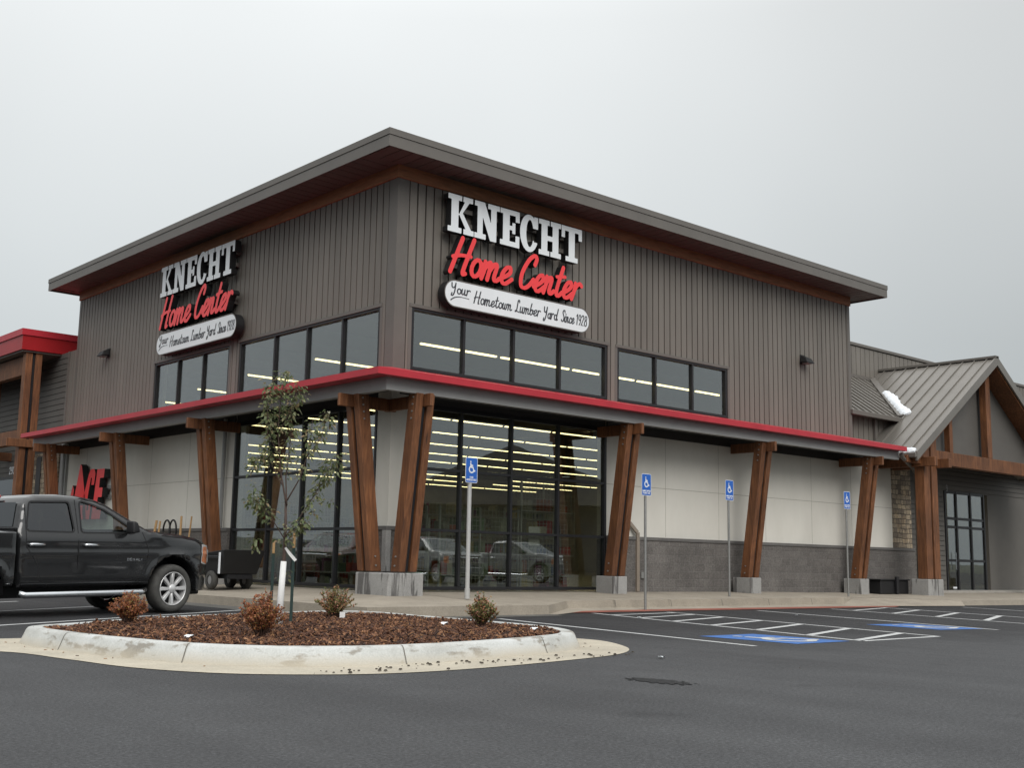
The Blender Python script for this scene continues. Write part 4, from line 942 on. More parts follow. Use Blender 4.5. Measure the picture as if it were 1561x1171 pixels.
XR, ZR, XL, ZL, YF = 24.0, 8.12, 18.52, 4.50, -1.62
sl = (ZR-ZL)/(XR-XL)
def roof_z(x): return ZL+sl*(x-XL)
for sgn, nm in ((1, 'gable_roof'), (-1, 'gable_roof')):
    X = lambda x: x if sgn == 1 else 2*XR-x
    m = MB(); poly = [(XL, YF, ZL), (XR, YF, ZR), (XR, YP-.04, ZR), (23.42, YP-.04, roof_z(23.42)), (20.6, .02, roof_z(20.6)), (20.6, .29, roof_z(20.6)), (XL, .29, ZL)]
    top = [(X(x), y, z) for x, y, z in poly]; n = len(top)
    m.add(top+[(x, y, z-.10) for x, y, z in top], [tuple(range(n)), tuple(range(2*n-1, n-1, -1))]+[(i, (i+1) % n, n+(i+1) % n, n+i) for i in range(n)])
    y = YF+.25
    while y < YP-.2:
        # valley limit
        xa = XL if y < .29 else None
        if y >= .1: xa = 20.6+(23.42-20.6)*(y-.02)/(YP-.06)+.05
        m.beam((X(xa), y, roof_z(xa)+.02), (X(XR-.08), y, roof_z(XR-.08)+.02), .03, .045, (0, 0, 1)); y += .42
    m.build(nm, M['roofmetal'], B)
    t = MB(); t.hexa([(X(XL-.05), YF-.06, ZL-.26), (X(XR), YF-.06, ZR-.26), (X(XR), YF, ZR-.26), (X(XL-.05), YF, ZL-.26), (X(XL-.05), YF-.06, ZL+.02), (X(XR), YF-.06, ZR+.05), (X(XR), YF, ZR+.05), (X(XL-.05), YF, ZL+.02)])
    t.build('rake_board', M['roofmetal'], B)
    t = MB(); t.beam((X(XL-.06), YF-.05, ZL-.09), (X(XL-.06), .28, ZL-.09), .13, .15); t.build('gutter', M['trim'], B, bevel=.02)
    t = MB(); t.hexa([(X(XL+.1), YF+.02, ZL-.30), (X(XR), YF+.02, ZR-.30), (X(XR), YF+.9, ZR-.30), (X(XL+.1), YF+.9, ZL-.30), (X(XL+.1), YF+.02, ZL-.10), (X(XR), YF+.02, ZR-.11), (X(XR), YF+.9, ZR-.11), (X(XL+.1), YF+.9, ZL-.10)])
    t.build('gable_rafter', M['timber'], B)
m = MB(); m.box(XR-.12, XR+.12, YF-.06, YP-.05, ZR-.02, ZR+.06); m.build('ridge_cap', M['trim'], B)
m = MB(); m.beam((20.62, .0, roof_z(20.62)+.05), (23.42, YP-.06, roof_z(23.42)+.05), .22, .05); m.build('valley_flashing', M['trim'], B)
# snow left lying in the valley and on the eave: thin ragged sheets on the roof plane
def snow(P0, P1, w, label, seed):
    P0, P1 = Vector(P0), Vector(P1); ax = P1-P0; L_ = ax.length; ax.normalize(); nrm = Vector((-sl, 0, 1)).normalized(); ay = nrm.cross(ax).normalized()
    fn = lambda X, Z: np.hypot(np.maximum(np.abs(X-L_/2)-L_/2+w*.6, 0)*1.2, Z)-w*(.72+.20*np.sin(X*4+seed)*np.cos(Z*3+seed)+.07*np.sin(X*17+seed*2+Z*19)+.07*np.sin(X*31+Z*37)+.05*np.sin(X*59-Z*47))
    v, f, rim = march(fn, -.3, L_+.3, -w*1.8, w*1.8, .04); A = np.array(v); d = -fn(A[:, 0], A[:, 1]); m = MB()
    m.add([tuple(P0+ax*x+ay*z+nrm*(.02+.045*min(1, max(k, 0)/w*2.5)+.008*math.sin(x*17)*math.sin(z*13))) for (x, z), k in zip(v, d)], f)
    n0 = len(m.v); m.add([tuple(P0+ax*x+ay*z-nrm*.06) for x, z in v], []); m.f += [(a, b, b+n0, a+n0) for a, b in rim]
    return m.build('snow_patch', M['snow'], smooth='auto', label=label, cat='snow')
snow((20.72, -.12, roof_z(20.72)+.05), (22.35, 1.55, roof_z(22.35)+.05), .21, 'long patch of white snow lying in the roof valley beside the gabled entrance', 1)
snow((18.55, -1.55, roof_z(18.55)+.03), (18.85, -.2, roof_z(18.7)+.03), .17, 'small patch of white snow on the low corner of the entrance roof', 4)
# entrance posts, beams, wall, doors
def vpost(x, y, w=.80, ztop=4.5, z0=.70, face='R', zb=None):
    for sgn in (-1, 1):
        t = MB(); c = x+sgn*(w/2-.17); t.box(c-.17, c+.17, y-.16, y+.16, z0, min(ztop, roof_z(c-.18 if c < 24 else 48-c-.18)-.14)); o = t.build('entrance_post', M['timber'], B, bevel=.012)
        b = MB()
        for z in (ztop-.3, ztop-.42, ztop-.54): b.cyl((c-.19, y-.05, z), (c-.17, y-.05, z), .020, n=8)
        b.build('bolts', M['galv'], o)
    t = MB(); t.box(x-w/2+.344, x+w/2-.344, y-.10, y+.12, z0, ztop-.3); t.build('steel_core', M['black'], B)
    q = MB(); q.box(x-w/2-.06, x+w/2+.06, y-.20, y+.36, .1, z0); q.build('concrete_pier', M['pier'], B, bevel=.015)
vpost(19.62, -1.32, ztop=5.25); vpost(28.4, -1.32, ztop=5.25)
m = MB(); m.box(19.0, 29.0, -1.30, -1.06, 4.28, 4.72); m.box(23.85, 24.15, -1.30, -1.06, 4.72, 7.6); m.box(21.3, 21.5, -1.28, -1.08, 4.72, 6.0); m.build('tie_beam', M['timber'], B, bevel=.012)
m = MB(); m.box(18.3, 21.0, -1.44, -1.31, 4.20, 4.42); m.box(19.1, 19.28, -1.9, .0, 4.12, 4.40); m.box(19.96, 20.14, -1.9, .0, 4.12, 4.40); m.build('bracket', M['timber'], B, bevel=.01)
m = MB(); m.prism([(19.0, -.95, 4.72), (29.0, -.95, 4.72), (24.0, -.95, 8.0)], (0, .08, 0)); m.build('gable_infill', M['lap'], B)
m = MB(); m.box(21.05, 24.75, .8, .95, .2, 5.5); m.box(24.75, 28.0, .8, .95, 3.75, 5.5); m.box(28.0, 32, .8, .95, .2, 5.5); m.box(21, 29.5, -.9, .8, 4.72, 4.78); m.build('entrance_wall', M['lap'], B)
m = MB()
for z in np.arange(3.80, 5.5, .17): m.box(21.05, 32, .775, .80, z, z+.145)
for z in np.arange(.3, 3.7, .17): m.box(21.05, 24.7, .775, .80, z, z+.145)
m.build('lap_boards', M['lap'], B)
d = MB(); 
for x in (24.75, 25.55, 26.6, 27.6): d.box(x, x+.09, .76, .86, .22, 3.75)
for z in (.22, 1.28, 2.45, 2.75, 3.67): d.box(24.84, 27.6, .77, .85, z, z+.09)
door = d.build('entrance_door', M['black'], B)
gz = MB(); gz.box(24.8, 27.6, .80, .81, .3, 3.7); gz.build('glass_pane', M['glass'], door)
gz = MB(); gz.box(25.30, 25.33, .70, .73, 1.0, 1.6); gz.build('handle', M['chrome'], door)
gz = MB(); gz.box(25.1, 25.35, .74, .765, .35, .41); gz.build('kick_label', M['signwhite'], door)
m = MB(); m.tube([(18.0, -1.42, 4.42), (18.1, -1.42, 4.30), (19.5, -.95, 4.12), (19.92, -.82, 3.98), (19.95, -.80, 3.8), (19.95, -.80, .75), (19.8, -.9, .62)], .06, 8); m.build('downpipe', M['trim'], B, smooth='auto')
m = MB(); v, f, r = march(strokes_sdf(caps_strokes('9', 0, 0, .12, .2), .02), -.05, .2, -.05, .25, .01); m.add([(24.9+x, .76, 3.75+z) for x, z in v], f); m.build('entrance_mark', M['galv'], B)

# left wing: red flat roof, lap siding, posts
YW = 18.6
m = MB(); m.box(-1.36, 6, YW, 42, 7.50, 8.17); m.build('wing_roof', M['red_dark'], B)
m = MB(); m.box(-1.40, 6, YW-.04, YW, 7.98, 8.19); m.box(-1.40, -1.36, YW, 42, 7.98, 8.19); m.build('roof_edge', M['red'], B)
m = MB(); m.box(-1.30, 6, YW+.06, 41.9, 7.44, 7.50); m.build('wing_soffit', M['soffit'], B)
m = MB(); m.box(0.0, .3, 17.9, 42, .2, 7.5); m.build('wing_wall', M['lap'], B)
m = MB()
for z in np.arange(2.2, 7.4, .19): m.box(-.025, .0, 17.98, 42, z, z+.165)
m.build('lap_boards', M['lap'], B)
m = MB(); y = 17.32
while y < 17.85: m.box(-.02, .2, y, y+.20, 4.9, 7.5); y += .2286
m.box(.0, .3, 17.3, 17.9, 4.5, 7.5); m.build('ribbed_siding', M['siding'], B)
m = MB(); m.box(-.06, -.0, 17.86, 17.98, .2, 7.5); m.build('corner_board', M['trim'], B)
m = MB(); m.box(-.10, -.026, 18.0, 20.6, .2, 4.2); m.build('stone_veneer', M['stone'], B)
m = MB(); m.box(-.05, -.0, 20.9, 24.5, 1.2, 3.55); m.box(-.12, -.10, 19.5, 19.9, .3, 4.1); w_ = m.build('window', M['black'], B)
m = MB(); m.box(-.06, -.05, 21.0, 24.4, 1.3, 3.45); m.build('glass_pane', M['tglass'], w_)
def wing_post(x0, x1, y0, y1, z1=7.44):
    for a, b in ((x0, x0+.22), (x1-.22, x1)):
        t = MB(); t.box(a, b, y0, y1, .6, z1); t.build('wing_post', M['timber'], B, bevel=.012)
    t = MB(); t.box(x0+.224, x1-.224, y0+.05, y1-.05, .6, z1-.02); t.build('steel_core', M['black'], B)
    t = MB(); t.box(x0-.08, x1+.08, y0-.1, y1+.1, .1, .6); t.build('concrete_pier', M['pier'], B)
wing_post(-1.16, -.62, 18.72, 19.02); wing_post(-1.1, -.6, 22.6, 22.9); wing_post(-1.1, -.6, 29, 29.3)
m = MB(); m.box(-1.02, -.78, 19.02, 41, 4.45, 4.92); m.box(-1.02, -.78, 19.02, 41, 6.75, 7.40); m.box(-1.6, -.62, 18.62, 18.80, 4.30, 4.56); m.box(-1.5, .0, 22.66, 22.84, 4.1, 4.4); m.build('wing_beam', M['timber'], B, bevel=.012)
num = MB(); v, f, r = march(strokes_sdf(caps_strokes('2905', 0, 0, .72, .22), .024), -.05, .8, -.05, .3, .012)
num.add([(-.045, 22.72-x, 3.66+z) for x, z in v], f); num.build('house_number', M['signwhite'], label='white house number 2905 on the grey lap siding of the left wing', cat='house number')

# wall lights
def wall_light(loc, rz, label):
    t = thing('wall_light', label, 'wall light', loc, rz, 'dark wall lights on the ribbed siding')
    m = MB(); m.box(-.12, .12, -.06, -.02, -.13, .15); m.build('back_plate', M['black_plastic'], t, bevel=.01)
    m = MB(); m.hexa([(-.20, -.10, -.09), (.20, -.10, -.09), (.20, -.34, -.12), (-.20, -.34, -.12), (-.11, -.06, .13), (.11, -.06, .13), (.15, -.26, .03), (-.15, -.26, .03)]); m.build('hood', M['black_plastic'], t, bevel=.02, seg=2)
    m = MB(); m.box(-.13, .13, -.30, -.12, -.135, -.118); m.build('lens', M['galv'], t)
wall_light((15.0, 0, 7.06), 0, 'dark hooded wall light high on the right-hand brown siding')
wall_light((0, 14.75, 7.06), -PI/2, 'dark hooded wall light high on the left-hand brown siding, near the red roof')

# ceiling lights inside, one thing per fitting
LB = MB(); LB.box(0, 2.32, -.07, .07, .05, .11)
LT = MB(); LT.box(.02, 2.30, -.032, .032, .012, .048)
proto = thing('strip_light', 'lit yellow-white fluorescent strip hanging in the long rows inside the store', 'strip light', (0, 0, 0), 0, 'fluorescent strips inside the store')
LB.build('housing', M['ceil_in'], proto); LT.build('tube', M['tube'], proto)
first = True; rows = [.9+3.55*k for k in range(12)]
for k, y in enumerate(rows):
    x = .9 if k % 3 else 1.4
    while x < (12 if k == 0 else 41):
        if not (k > 0 and random.random() < .04):
            c = proto if first else link_copy(proto); first = False; c.location = (x, y, 5.76)
        x += 2.44

# ---------------------------------------------------------------- store signs
def U(*ps):  # union of polygons
    def fn(X, Z):
        d = poly_sdf(X, Z, ps[0])
        for p in ps[1:]: d = np.minimum(d, poly_sdf(X, Z, p))
        return d
    return fn
def rct(a, b, c, d): return [(a, c), (b, c), (b, d), (a, d)]
s_ = .14
LET = {
 'K': (.80, [rct(.10, .32, 0, 1), rct(0, .42, 0, s_), rct(0, .42, 1-s_, 1), [(.30, .42), (.52, .88), (.50, 1), (.66, 1), (.66, .88), (.45, .55), (.73, .12), (.56, .12), (.30, .56)], rct(.48, .80, 0, s_), rct(.46, .76, 1-s_, 1)]),
 'N': (.80, [rct(.09, .26, 0, 1), rct(0, .36, 0, s_), rct(0, .32, 1-s_, 1), [(.10, 1), (.32, 1), (.70, 0), (.50, 0)], rct(.52, .70, 0, 1), rct(.42, .80, 1-s_, 1)]),
 'E': (.64, [rct(.09, .31, 0, 1), rct(0, .64, 0, s_), rct(0, .64, 1-s_, 1), rct(.51, .64, 0, .32), rct(.51, .64, .70, 1), rct(.3, .46, .45, .57), rct(.40, .50, .36, .66)]),
 'H': (.78, [rct(.09, .30, 0, 1), rct(.48, .69, 0, 1), rct(0, .37, 0, s_), rct(.41, .78, 0, s_), rct(0, .37, 1-s_, 1), rct(.41, .78, 1-s_, 1), rct(.25, .5, .43, .57)]),
 'T': (.74, [rct(.26, .48, 0, 1), rct(.15, .59, 0, s_), rct(0, .74, 1-s_, 1), rct(0, .12, .66, 1), rct(.62, .74, .66, 1)]),
}
def cfn(w):
    def fn(X, Z):
        o = (np.sqrt(((X-.31)/.31)**2+((Z-.5)/.52)**2)-1)*.3; i = (np.sqrt(((X-.33)/.12)**2+((Z-.5)/.38)**2)-1)*.12
        d = np.maximum(o, -i); cut = poly_sdf(X, Z, [(.30, .32), (.8, .32), (.8, .66), (.30, .66)]); cut2 = poly_sdf(X, Z, rct(.47, .9, .28, .74)); d = np.maximum(np.maximum(d, -cut), -cut2)
        return np.minimum(d, poly_sdf(X, Z, rct(.47, .61, .66, .99)))
    return fn
def store_sign(name, label, loc, rz):
    t = thing(name, label, 'store sign', loc, rz, 'store name signs')
    W_ = 4.2; x = 0; tot = sum(LET[c][0] if c != 'C' else .62 for c in 'KNECHT')+.02*5; k = W_/tot; h = .86; z0 = 8.12
    for ch in 'KNECHT':
        w = .62 if ch == 'C' else LET[ch][0]; fn0 = cfn(1) if ch == 'C' else U(*LET[ch][1])
        fr, sd_ = MB(), MB(); xx = x
        fn = lambda X, Z: fn0((X-xx)/k, (Z-z0)/h)
        sdf_plate(fr, sd_, fn, xx-.03, xx+w*k+.03, z0-.03, z0+h+.03, .0125, -.33, -.15)
        o = fr.build('letter', M['white'], t); sd_.build('letter_sides', M['blk_side'], o)
        x += (w+.02)*k
    for txt, xa, wd in (('Home', .10, 1.80), ('Center', 2.12, 2.02)):
        st = script_strokes(txt, xa, 7.22, wd, .82, .30)
        fr, sd_ = MB(), MB(); sdf_plate(fr, sd_, strokes_sdf(st, .057, .30), xa-.3, xa+wd+.5, 7.05, 8.2, .0135, -.33, -.15)
        o = fr.build('script_word', M['sred'], t); sd_.build('letter_sides', M['blk_side'], o)
    hh = .30; zc = 6.745
    pf = lambda X, Z: np.hypot(np.maximum(np.abs(X-2.22)-(2.26-hh), 0), Z-zc)-hh
    fr, sd_ = MB(), MB(); sdf_plate(fr, sd_, pf, -.1, 4.55, 6.4, 7.1, .025, -.33, -.10); o = fr.build('plaque', M['white'], t); sd_.build('plaque_sides', M['blk_side'], o)
    rimf = lambda X, Z: np.abs(pf(X, Z)+.006)-.012
    fr = MB(); sdf_plate(fr, None, rimf, -.1, 4.55, 6.4, 7.1, .011, -.334, 0); fr.build('plaque_rim', M['trim'], o)
    fr = MB()
    for st, r in ((script_strokes('Your', .14, 6.75, .56, .24, .1), .0155), (script_strokes('Hometown', .80, 6.62, 1.14, .28, .16), .0150), (script_strokes('Lumber', 2.04, 6.62, .80, .28, .16), .0150),
                  (script_strokes('Yard', 2.93, 6.62, .46, .28, .16), .0150), (script_strokes('Since', 3.52, 6.62, .44, .28, .16), .0150), (script_strokes('1928', 4.02, 6.62, .38, .25, .08), .0125)):
        xs = [p[0] for s1 in st for p in s1]; sdf_plate(fr, None, strokes_sdf(st, r*1.12, .4), min(xs)-.03, max(xs)+.03, 6.52, 7.02, .0085, -.3345, 0)
    st = [spline([(.14, 6.585), (.24, 6.65), (.40, 6.685), (.66, 6.68)])]; sdf_plate(fr, None, lambda X, Z: seg_sdf(X, Z, st[0], .006)-.012*np.clip((.5-X)*2, 0, 1), .1, .72, 6.55, 6.73, .008, -.3345, 0)
    fr.build('plaque_lettering', M['ink'], o)
    r = MB()
    for z in (8.40, 8.72, 7.42, 6.7): r.box(.25, W_-.2, -.15, -.09, z-.05, z+.05)
    for z in (8.40, 8.72, 7.42, 6.7):
        for q in (.3, 1.4, 2.8, 3.9): r.box(q, q+.07, -.10, .0, z-.06, z+.06)
    r.build('mounting_rail', M['trim'], t)
    return t
store_sign('store_sign', 'right-hand KNECHT Home Center letters and oval plaque on the brown siding facing the parking stalls', (1.12, 0, 0), 0)
store_sign('store_sign', 'left-hand KNECHT Home Center letters and oval plaque on the brown siding above the young tree', (0, 10.72, 0), -PI/2)

a = thing('red_letter_sign', 'bright red ACE block letters with black sides on the cream wall behind the pickup', 'store sign', (0, 16.35, 0), -PI/2)
h0 = 1.95
ACE = {'A': U([(.60, 3.66), (.72, 3.60), (1.10, 2.68), (1.30, 1.95), (.52, 1.95), (.30, 2.68)], [(.10, 3.02), (.22, 2.88), (.12, 1.95), (-.34, 1.95)]),
       'C': U([(1.02, 2.66), (1.30, 3.32), (1.42, 3.46), (1.70, 3.46), (1.80, 3.32), (1.74, 2.98), (1.54, 2.98), (1.56, 3.20), (1.48, 3.20), (1.34, 2.66), (1.30, 2.22), (1.42, 2.22), (1.46, 2.5), (1.62, 2.5), (1.54, 1.95), (1.10, 1.95), (.98, 2.15)]),
       'E': U([(1.70, 1.95), (1.92, 3.44), (2.46, 3.44), (2.43, 3.17), (2.16, 3.17), (2.13, 2.88), (2.40, 2.88), (2.37, 2.60), (2.09, 2.60), (2.04, 2.22), (2.38, 2.22), (2.35, 1.95)])}
for ch, (xa, xb) in zip('ACE', ((-.4, 1.4), (.9, 1.9), (1.6, 2.6))):
    fr, sd_ = MB(), MB(); sdf_plate(fr, sd_, ACE[ch], xa, xb, h0-.05, 3.72, .018, -.26, -.06); o = fr.build('letter', M['sred'], a); sd_.build('letter_sides', M['blk_side'], o)
m = MB(); m.box(.3, 2.5, -.07, -.003, 2.55, 2.68); m.box(2.35, 2.62, -.1, -.003, 2.85, 2.95); m.build('mounting_rail', M['galv'], a)

# ---------------------------------------------------------------- accessible parking signs
def parking_sign(loc, H, label, lines, w=.305, h=.47, pole=.028, pm='galv', rz=0, sleeve=False, zs=None):
    t = thing('parking_sign', label, 'parking sign', loc, rz, 'blue accessible parking signs')
    p = MB(); p.cyl((0, .02, 0), (0, .02, H-h*.55), pole, n=14)
    if sleeve: p.cyl((0, .02, 0), (0, .02, .20), pole*1.25, n=14)
    p.build('pole', M[pm], t, smooth='auto')
    c = .035; z0 = H-h; fn = lambda X, Z: np.hypot(np.maximum(np.abs(X)-(w/2-c), 0), np.maximum(np.abs(Z-(z0+h/2))-(h/2-c), 0))-c
    y = .02-pole-.006
    fr, sd_ = MB(), MB(); sdf_plate(fr, sd_, fn, -w/2-.01, w/2+.01, z0-.01, z0+h+.01, .008, y, y+.004); o = fr.build('sign_panel', M['signwhite'], t); sd_.build('panel_edge', M['galv'], o)
    bk = MB(); sdf_plate(bk, None, fn, -w/2-.01, w/2+.01, z0-.01, z0+h+.01, .012, y+.004, 0); bk.build('panel_back', M['galv'], o)
    bl = MB(); sdf_plate(bl, None, lambda X, Z: fn(X, Z)+.011, -w/2, w/2, z0, z0+h, .007, y-.0015, 0); bl.build('blue_field', M['blue'], o)
    sy = MB(); sdf_plate(sy, None, strokes_sdf(isa_strokes(0, z0+h*.63, h*.50), h*.028), -w/2, w/2, z0, z0+h, .0045, y-.003, 0)
    for i, tx_ in enumerate(lines):
        ww = min(w*.84, len(tx_)*.032); st = caps_strokes(tx_, -ww/2+.004, z0+h*(.19-.10*i), ww, h*.062); sdf_plate(sy, None, strokes_sdf(st, .0042), -w/2, w/2, z0+.01, z0+h*.30, .0032, y-.003, 0)
    sy.build('symbol_and_text', M['signwhite'], o); return t
parking_sign((.45, -2.08, .245), 2.74, 'VAN ACCESSIBLE blue parking sign on a thick white pole in front of the corner window', ['VAN', 'ACCESSIBLE'], w=.31, h=.50, pole=.042, pm='wpole', sleeve=True)
parking_sign((4.56, -3.03, .03), 2.86, 'blue parking sign by the kerb, just right of the shop window', ['HANDICAPPED', 'PARKING'])
parking_sign((8.93, -1.90, .22), 2.84, 'blue parking sign midway along the cream wall, left of the middle leaning post', ['HANDICAPPED', 'PARKING'], w=.32, h=.50)
parking_sign((14.73, -1.55, .205), 2.90, 'farthest blue parking sign, just left of the last leaning timber post', ['HANDICAPPED', 'PARKING'], w=.32, h=.49)

# ---------------------------------------------------------------- pickup trucks
ARCH = (( 0.0, .42, .515), (-3.645, .42, .515))
def body_half(x, z):
    w = np.full_like(x, .965)
    w = w-np.clip(z-1.20, 0, 1)*.30*np.clip((-.45-x)/.3, 0, 1)*np.where(x > -2.93, 1, .0)-np.clip(z-1.12, 0, 1)*.25*np.clip((x+.3)/.6, 0, 1)
    w = w-np.clip(.62-z, 0, 1)*.22
    w = w-.30*np.clip((x-.42)/.56, 0, 1)**2.0
    w = w+.022*np.exp(-((z-1.02)/.16)**2)*0+.014*np.clip(1-np.abs(z-.98)/.06, 0, 1)
    for cx0, cz0, r0 in ARCH:
        d = np.hypot(x-cx0, z-cz0); w = w+.030*np.exp(-((d-r0-.02)/.07)**2)*(z > .4)
    return w
CAB = [(-2.90, .47), (-2.94, 1.30), (-2.93, 1.36), (-2.84, 1.72), (-2.76, 1.82), (-2.58, 1.875), (-2.2, 1.895), (-1.85, 1.885), (-1.50, 1.835), (-1.30, 1.77), (-.52, 1.36), (-.35, 1.345), (.2, 1.30), (.62, 1.225), (.86, 1.14), (.905, 1.05), (.92, .72), (.90, .50), (.40, .50), (-.4, .47)]
BED = [(-2.975, .50), (-2.985, 1.31), (-4.86, 1.33), (-4.90, .62), (-4.82, .52)]
WIN_R = [(-2.76, 1.32), (-2.79, 1.45), (-2.70, 1.76), (-2.06, 1.785), (-2.01, 1.72), (-2.00, 1.32)]
WIN_F = [(-1.82, 1.315), (-1.825, 1.775), (-1.60, 1.76), (-1.38, 1.685), (-.88, 1.395), (-.84, 1.32)]
def rounded(poly, r): return lambda X, Z: poly_sdf(X, Z, poly)-0*X if r == 0 else np.where(True, poly_sdf(X, Z, inset(poly, r))-r, 0)
def pickup(label, paint, group=None, detail=True, name='pickup_truck'):
    T = thing(name, label, 'pickup truck', (0, 0, 0), 0, group)
    res = .045 if detail else .09
    def shell(poly, holes, x0, x1, nm, rr0=.075, skip=None):
        def fn(X, Z):
            d = poly_sdf(X, Z, poly)
            for cx0, cz0, r0 in ARCH: d = np.maximum(d, r0-np.hypot(X-cx0, Z-cz0))
            return d
        def full(X, Z):
            d = fn(X, Z)
            for hl in holes: d = np.maximum(d, -rounded(hl, .05)(X, Z))
            return d
        v, f, rim = march(full, x0, x1, .4, 1.95, res)
        A = np.array(v); outer = fn(A[:, 0], A[:, 1]); w = body_half(A[:, 0], A[:, 1])
        t_ = np.clip(-outer/rr0, 0, 1); w = w-rr0*(1-np.sqrt(np.clip(1-(1-t_)**2, 0, 1)))*.9
        m = MB(); n = len(v)
        m.add([(a, -b, c) for (a, c), b in zip(v, w)]+[(a, b, c) for (a, c), b in zip(v, w)], [fc for fc in f]+[tuple(i+n for i in reversed(fc)) for fc in f])
        for a, b in rim:
            xm, zm = (A[a]+A[b])/2
            isout = abs(fn(np.array([xm]), np.array([zm]))[0]) < .012
            if not isout: # window return
                k = len(m.v); m.v += [(A[a][0], -w[a]+.05, A[a][1]), (A[b][0], -w[b]+.05, A[b][1]), (A[a][0], w[a]-.05, A[a][1]), (A[b][0], w[b]-.05, A[b][1])]
                m.f += [(a, b, k+1, k), (b+n, a+n, k+2, k+3)]; continue
            if zm < .47 and xm > -2.9 and skip == 'floor': pass
            ws = None
            if skip == 'cab' and (-1.28 < xm < -.54 and zm > 1.36): ws = .09
            if skip == 'cab' and (xm < -2.80 and 1.40 < zm < 1.74): ws = .12
            if ws is None: m.f.append((a, b, b+n, a+n))
            else:
                k = len(m.v); m.v += [(A[a][0], -w[a]+ws, A[a][1]), (A[b][0], -w[b]+ws, A[b][1]), (A[a][0], w[a]-ws, A[a][1]), (A[b][0], w[b]-ws, A[b][1])]
                m.f += [(a, b, k+1, k), (b+n, a+n, k+2, k+3)]
        return m.build(nm, paint, T, smooth='auto')
    shell(CAB, [WIN_R, WIN_F], -3.0, 1.0, 'cab', skip='cab')
    shell(BED, [], -5.0, -2.9, 'cargo_bed', rr0=.04)
    hx = lambda x, z: float(body_half(np.array([x]), np.array([z]))[0])
    for sg in (-1, 1):
        for poly, gm in ((WIN_R, 'tglass'), (WIN_F, 'cglass')):
            v, f, rim = march(rounded(inset(poly, -.012), .05), -2.9, -.6, 1.25, 1.85, .06); g = MB()
            g.add([(x, sg*(hx(x, z)-.018), z) for x, z in v], f); g.build('side_window', M[gm], T, smooth=True)
            ed = MB(); v, f, rim = march(lambda X, Z: np.abs(rounded(poly, .05)(X, Z)+.0)-.013, -2.9, -.6, 1.25, 1.85, .02); ed.add([(x, sg*(hx(x, z)+.003), z) for x, z in v], f); ed.build('window_seal', M['black_plastic'], T)
    g = MB(); pts = [(-1.285, 1.768), (-.53, 1.362)]
    g.add([(pts[0][0], -.70, pts[0][1]), (pts[1][0], -.80, pts[1][1]), (pts[1][0]+.06, 0, pts[1][1]-.0), (pts[1][0], .80, pts[1][1]), (pts[0][0], .70, pts[0][1]), (pts[0][0]+.03, 0, pts[0][1])], [(0, 1, 2, 5), (5, 2, 3, 4)]); g.build('windscreen', M['cglass'], T)
    g = MB(); g.add([(-2.935, -.74, 1.38), (-2.935, .74, 1.38), (-2.845, .66, 1.75), (-2.845, -.66, 1.75)], [(0, 1, 2, 3)]); g.build('rear_window', M['tglass'], T)
    # interior
    for y in (-.42, .42):
        s = MB(); s.box(-1.95, -1.42, y-.26, y+.26, .75, 1.02); s.hexa([(-2.02, y-.26, 1.0), (-1.84, y-.26, 1.0), (-1.84, y+.26, 1.0), (-2.02, y+.26, 1.0), (-2.12, y-.22, 1.5), (-1.98, y-.22, 1.5), (-1.98, y+.22, 1.5), (-2.12, y+.22, 1.5)]); s.box(-2.14, -2.02, y-.13, y+.13, 1.52, 1.70); s.build('front_seat', M['leather'], T, bevel=.04, seg=2)
    s = MB(); s.box(-2.80, -2.5, -.8, .8, .7, 1.45); s.box(-1.1, -.55, -.85, .85, .7, 1.34); s.box(-2.88, -.6, -.86, .86, .55, .70); s.build('dashboard', M['black_plastic'], T, bevel=.03)
    s = MB(); s.lathe([(.17+.014*math.cos(rad(k*45)), .014*math.sin(rad(k*45))) for k in range(9)], (-1.22, .42, 1.24), (-.9, 0, .45), 24); s.beam((-1.22, .26, 1.24), (-1.22, .58, 1.24), .03, .02); s.build('steering_wheel', M['black_plastic'], T, smooth=True)
    # lower front bumper, grille, lamps
    m = MB(); v, f, rim = march(lambda X, Z: poly_sdf(X, Z, [(.50, .36), (.48, .70), (.97, .70), (1.0, .62), (.98, .42), (.90, .36)]), .4, 1.1, .3, .75, .04)
    A = np.array(v); w = .955-.40*np.clip((A[:, 0]-.45)/.56, 0, 1)**2.2; n = len(v); m.add([(a, -b, c) for (a, c), b in zip(v, w)]+[(a, b, c) for (a, c), b in zip(v, w)], list(f)+[tuple(i+n for i in reversed(fc)) for fc in f]+[(a, b, b+n, a+n) for a, b in rim]); m.build('front_bumper', paint, T, smooth='auto')
    m = MB(); m.box(.70, .93, -.55, .55, .28, .37); m.build('air_dam', M['black_plastic'], T, bevel=.02)
    m = MB(); m.box(.86, .945, -.50, .50, .76, 1.09)
    m.build('grille', M['chrome'], T, bevel=.02)
    for sg in (-1, 1):
        P = lambda x, z, o=.006: (x, sg*(hx(x, z)+o), z)
        l = MB(); v, f, rim = march(rounded([(.58, .84), (.60, 1.14), (.82, 1.13), (.905, 1.05), (.915, .84), (.76, .80)], .025), .6, .95, .75, 1.2, .03); l.add([P(x, z, .008) for x, z in v], f); l.add([(.925, sg*.50, .84), (.93, sg*.50, 1.06), (.915, sg*(hx(.9, 1.0)+.0), 1.05), (.92, sg*(hx(.9, .9)+.0), .84)], [(0, 1, 2, 3)]); hl = l.build('headlight', M['clear_lens'], T, smooth=True)
        l = MB(); v, f, rim = march(rounded([(.62, .86), (.64, 1.10), (.80, 1.10), (.82, .82)], .02), .6, .95, .75, 1.2, .025); l.add([P(x, z, .014) for x, z in v], f); l.build('marker_lens', M['amber'], hl)
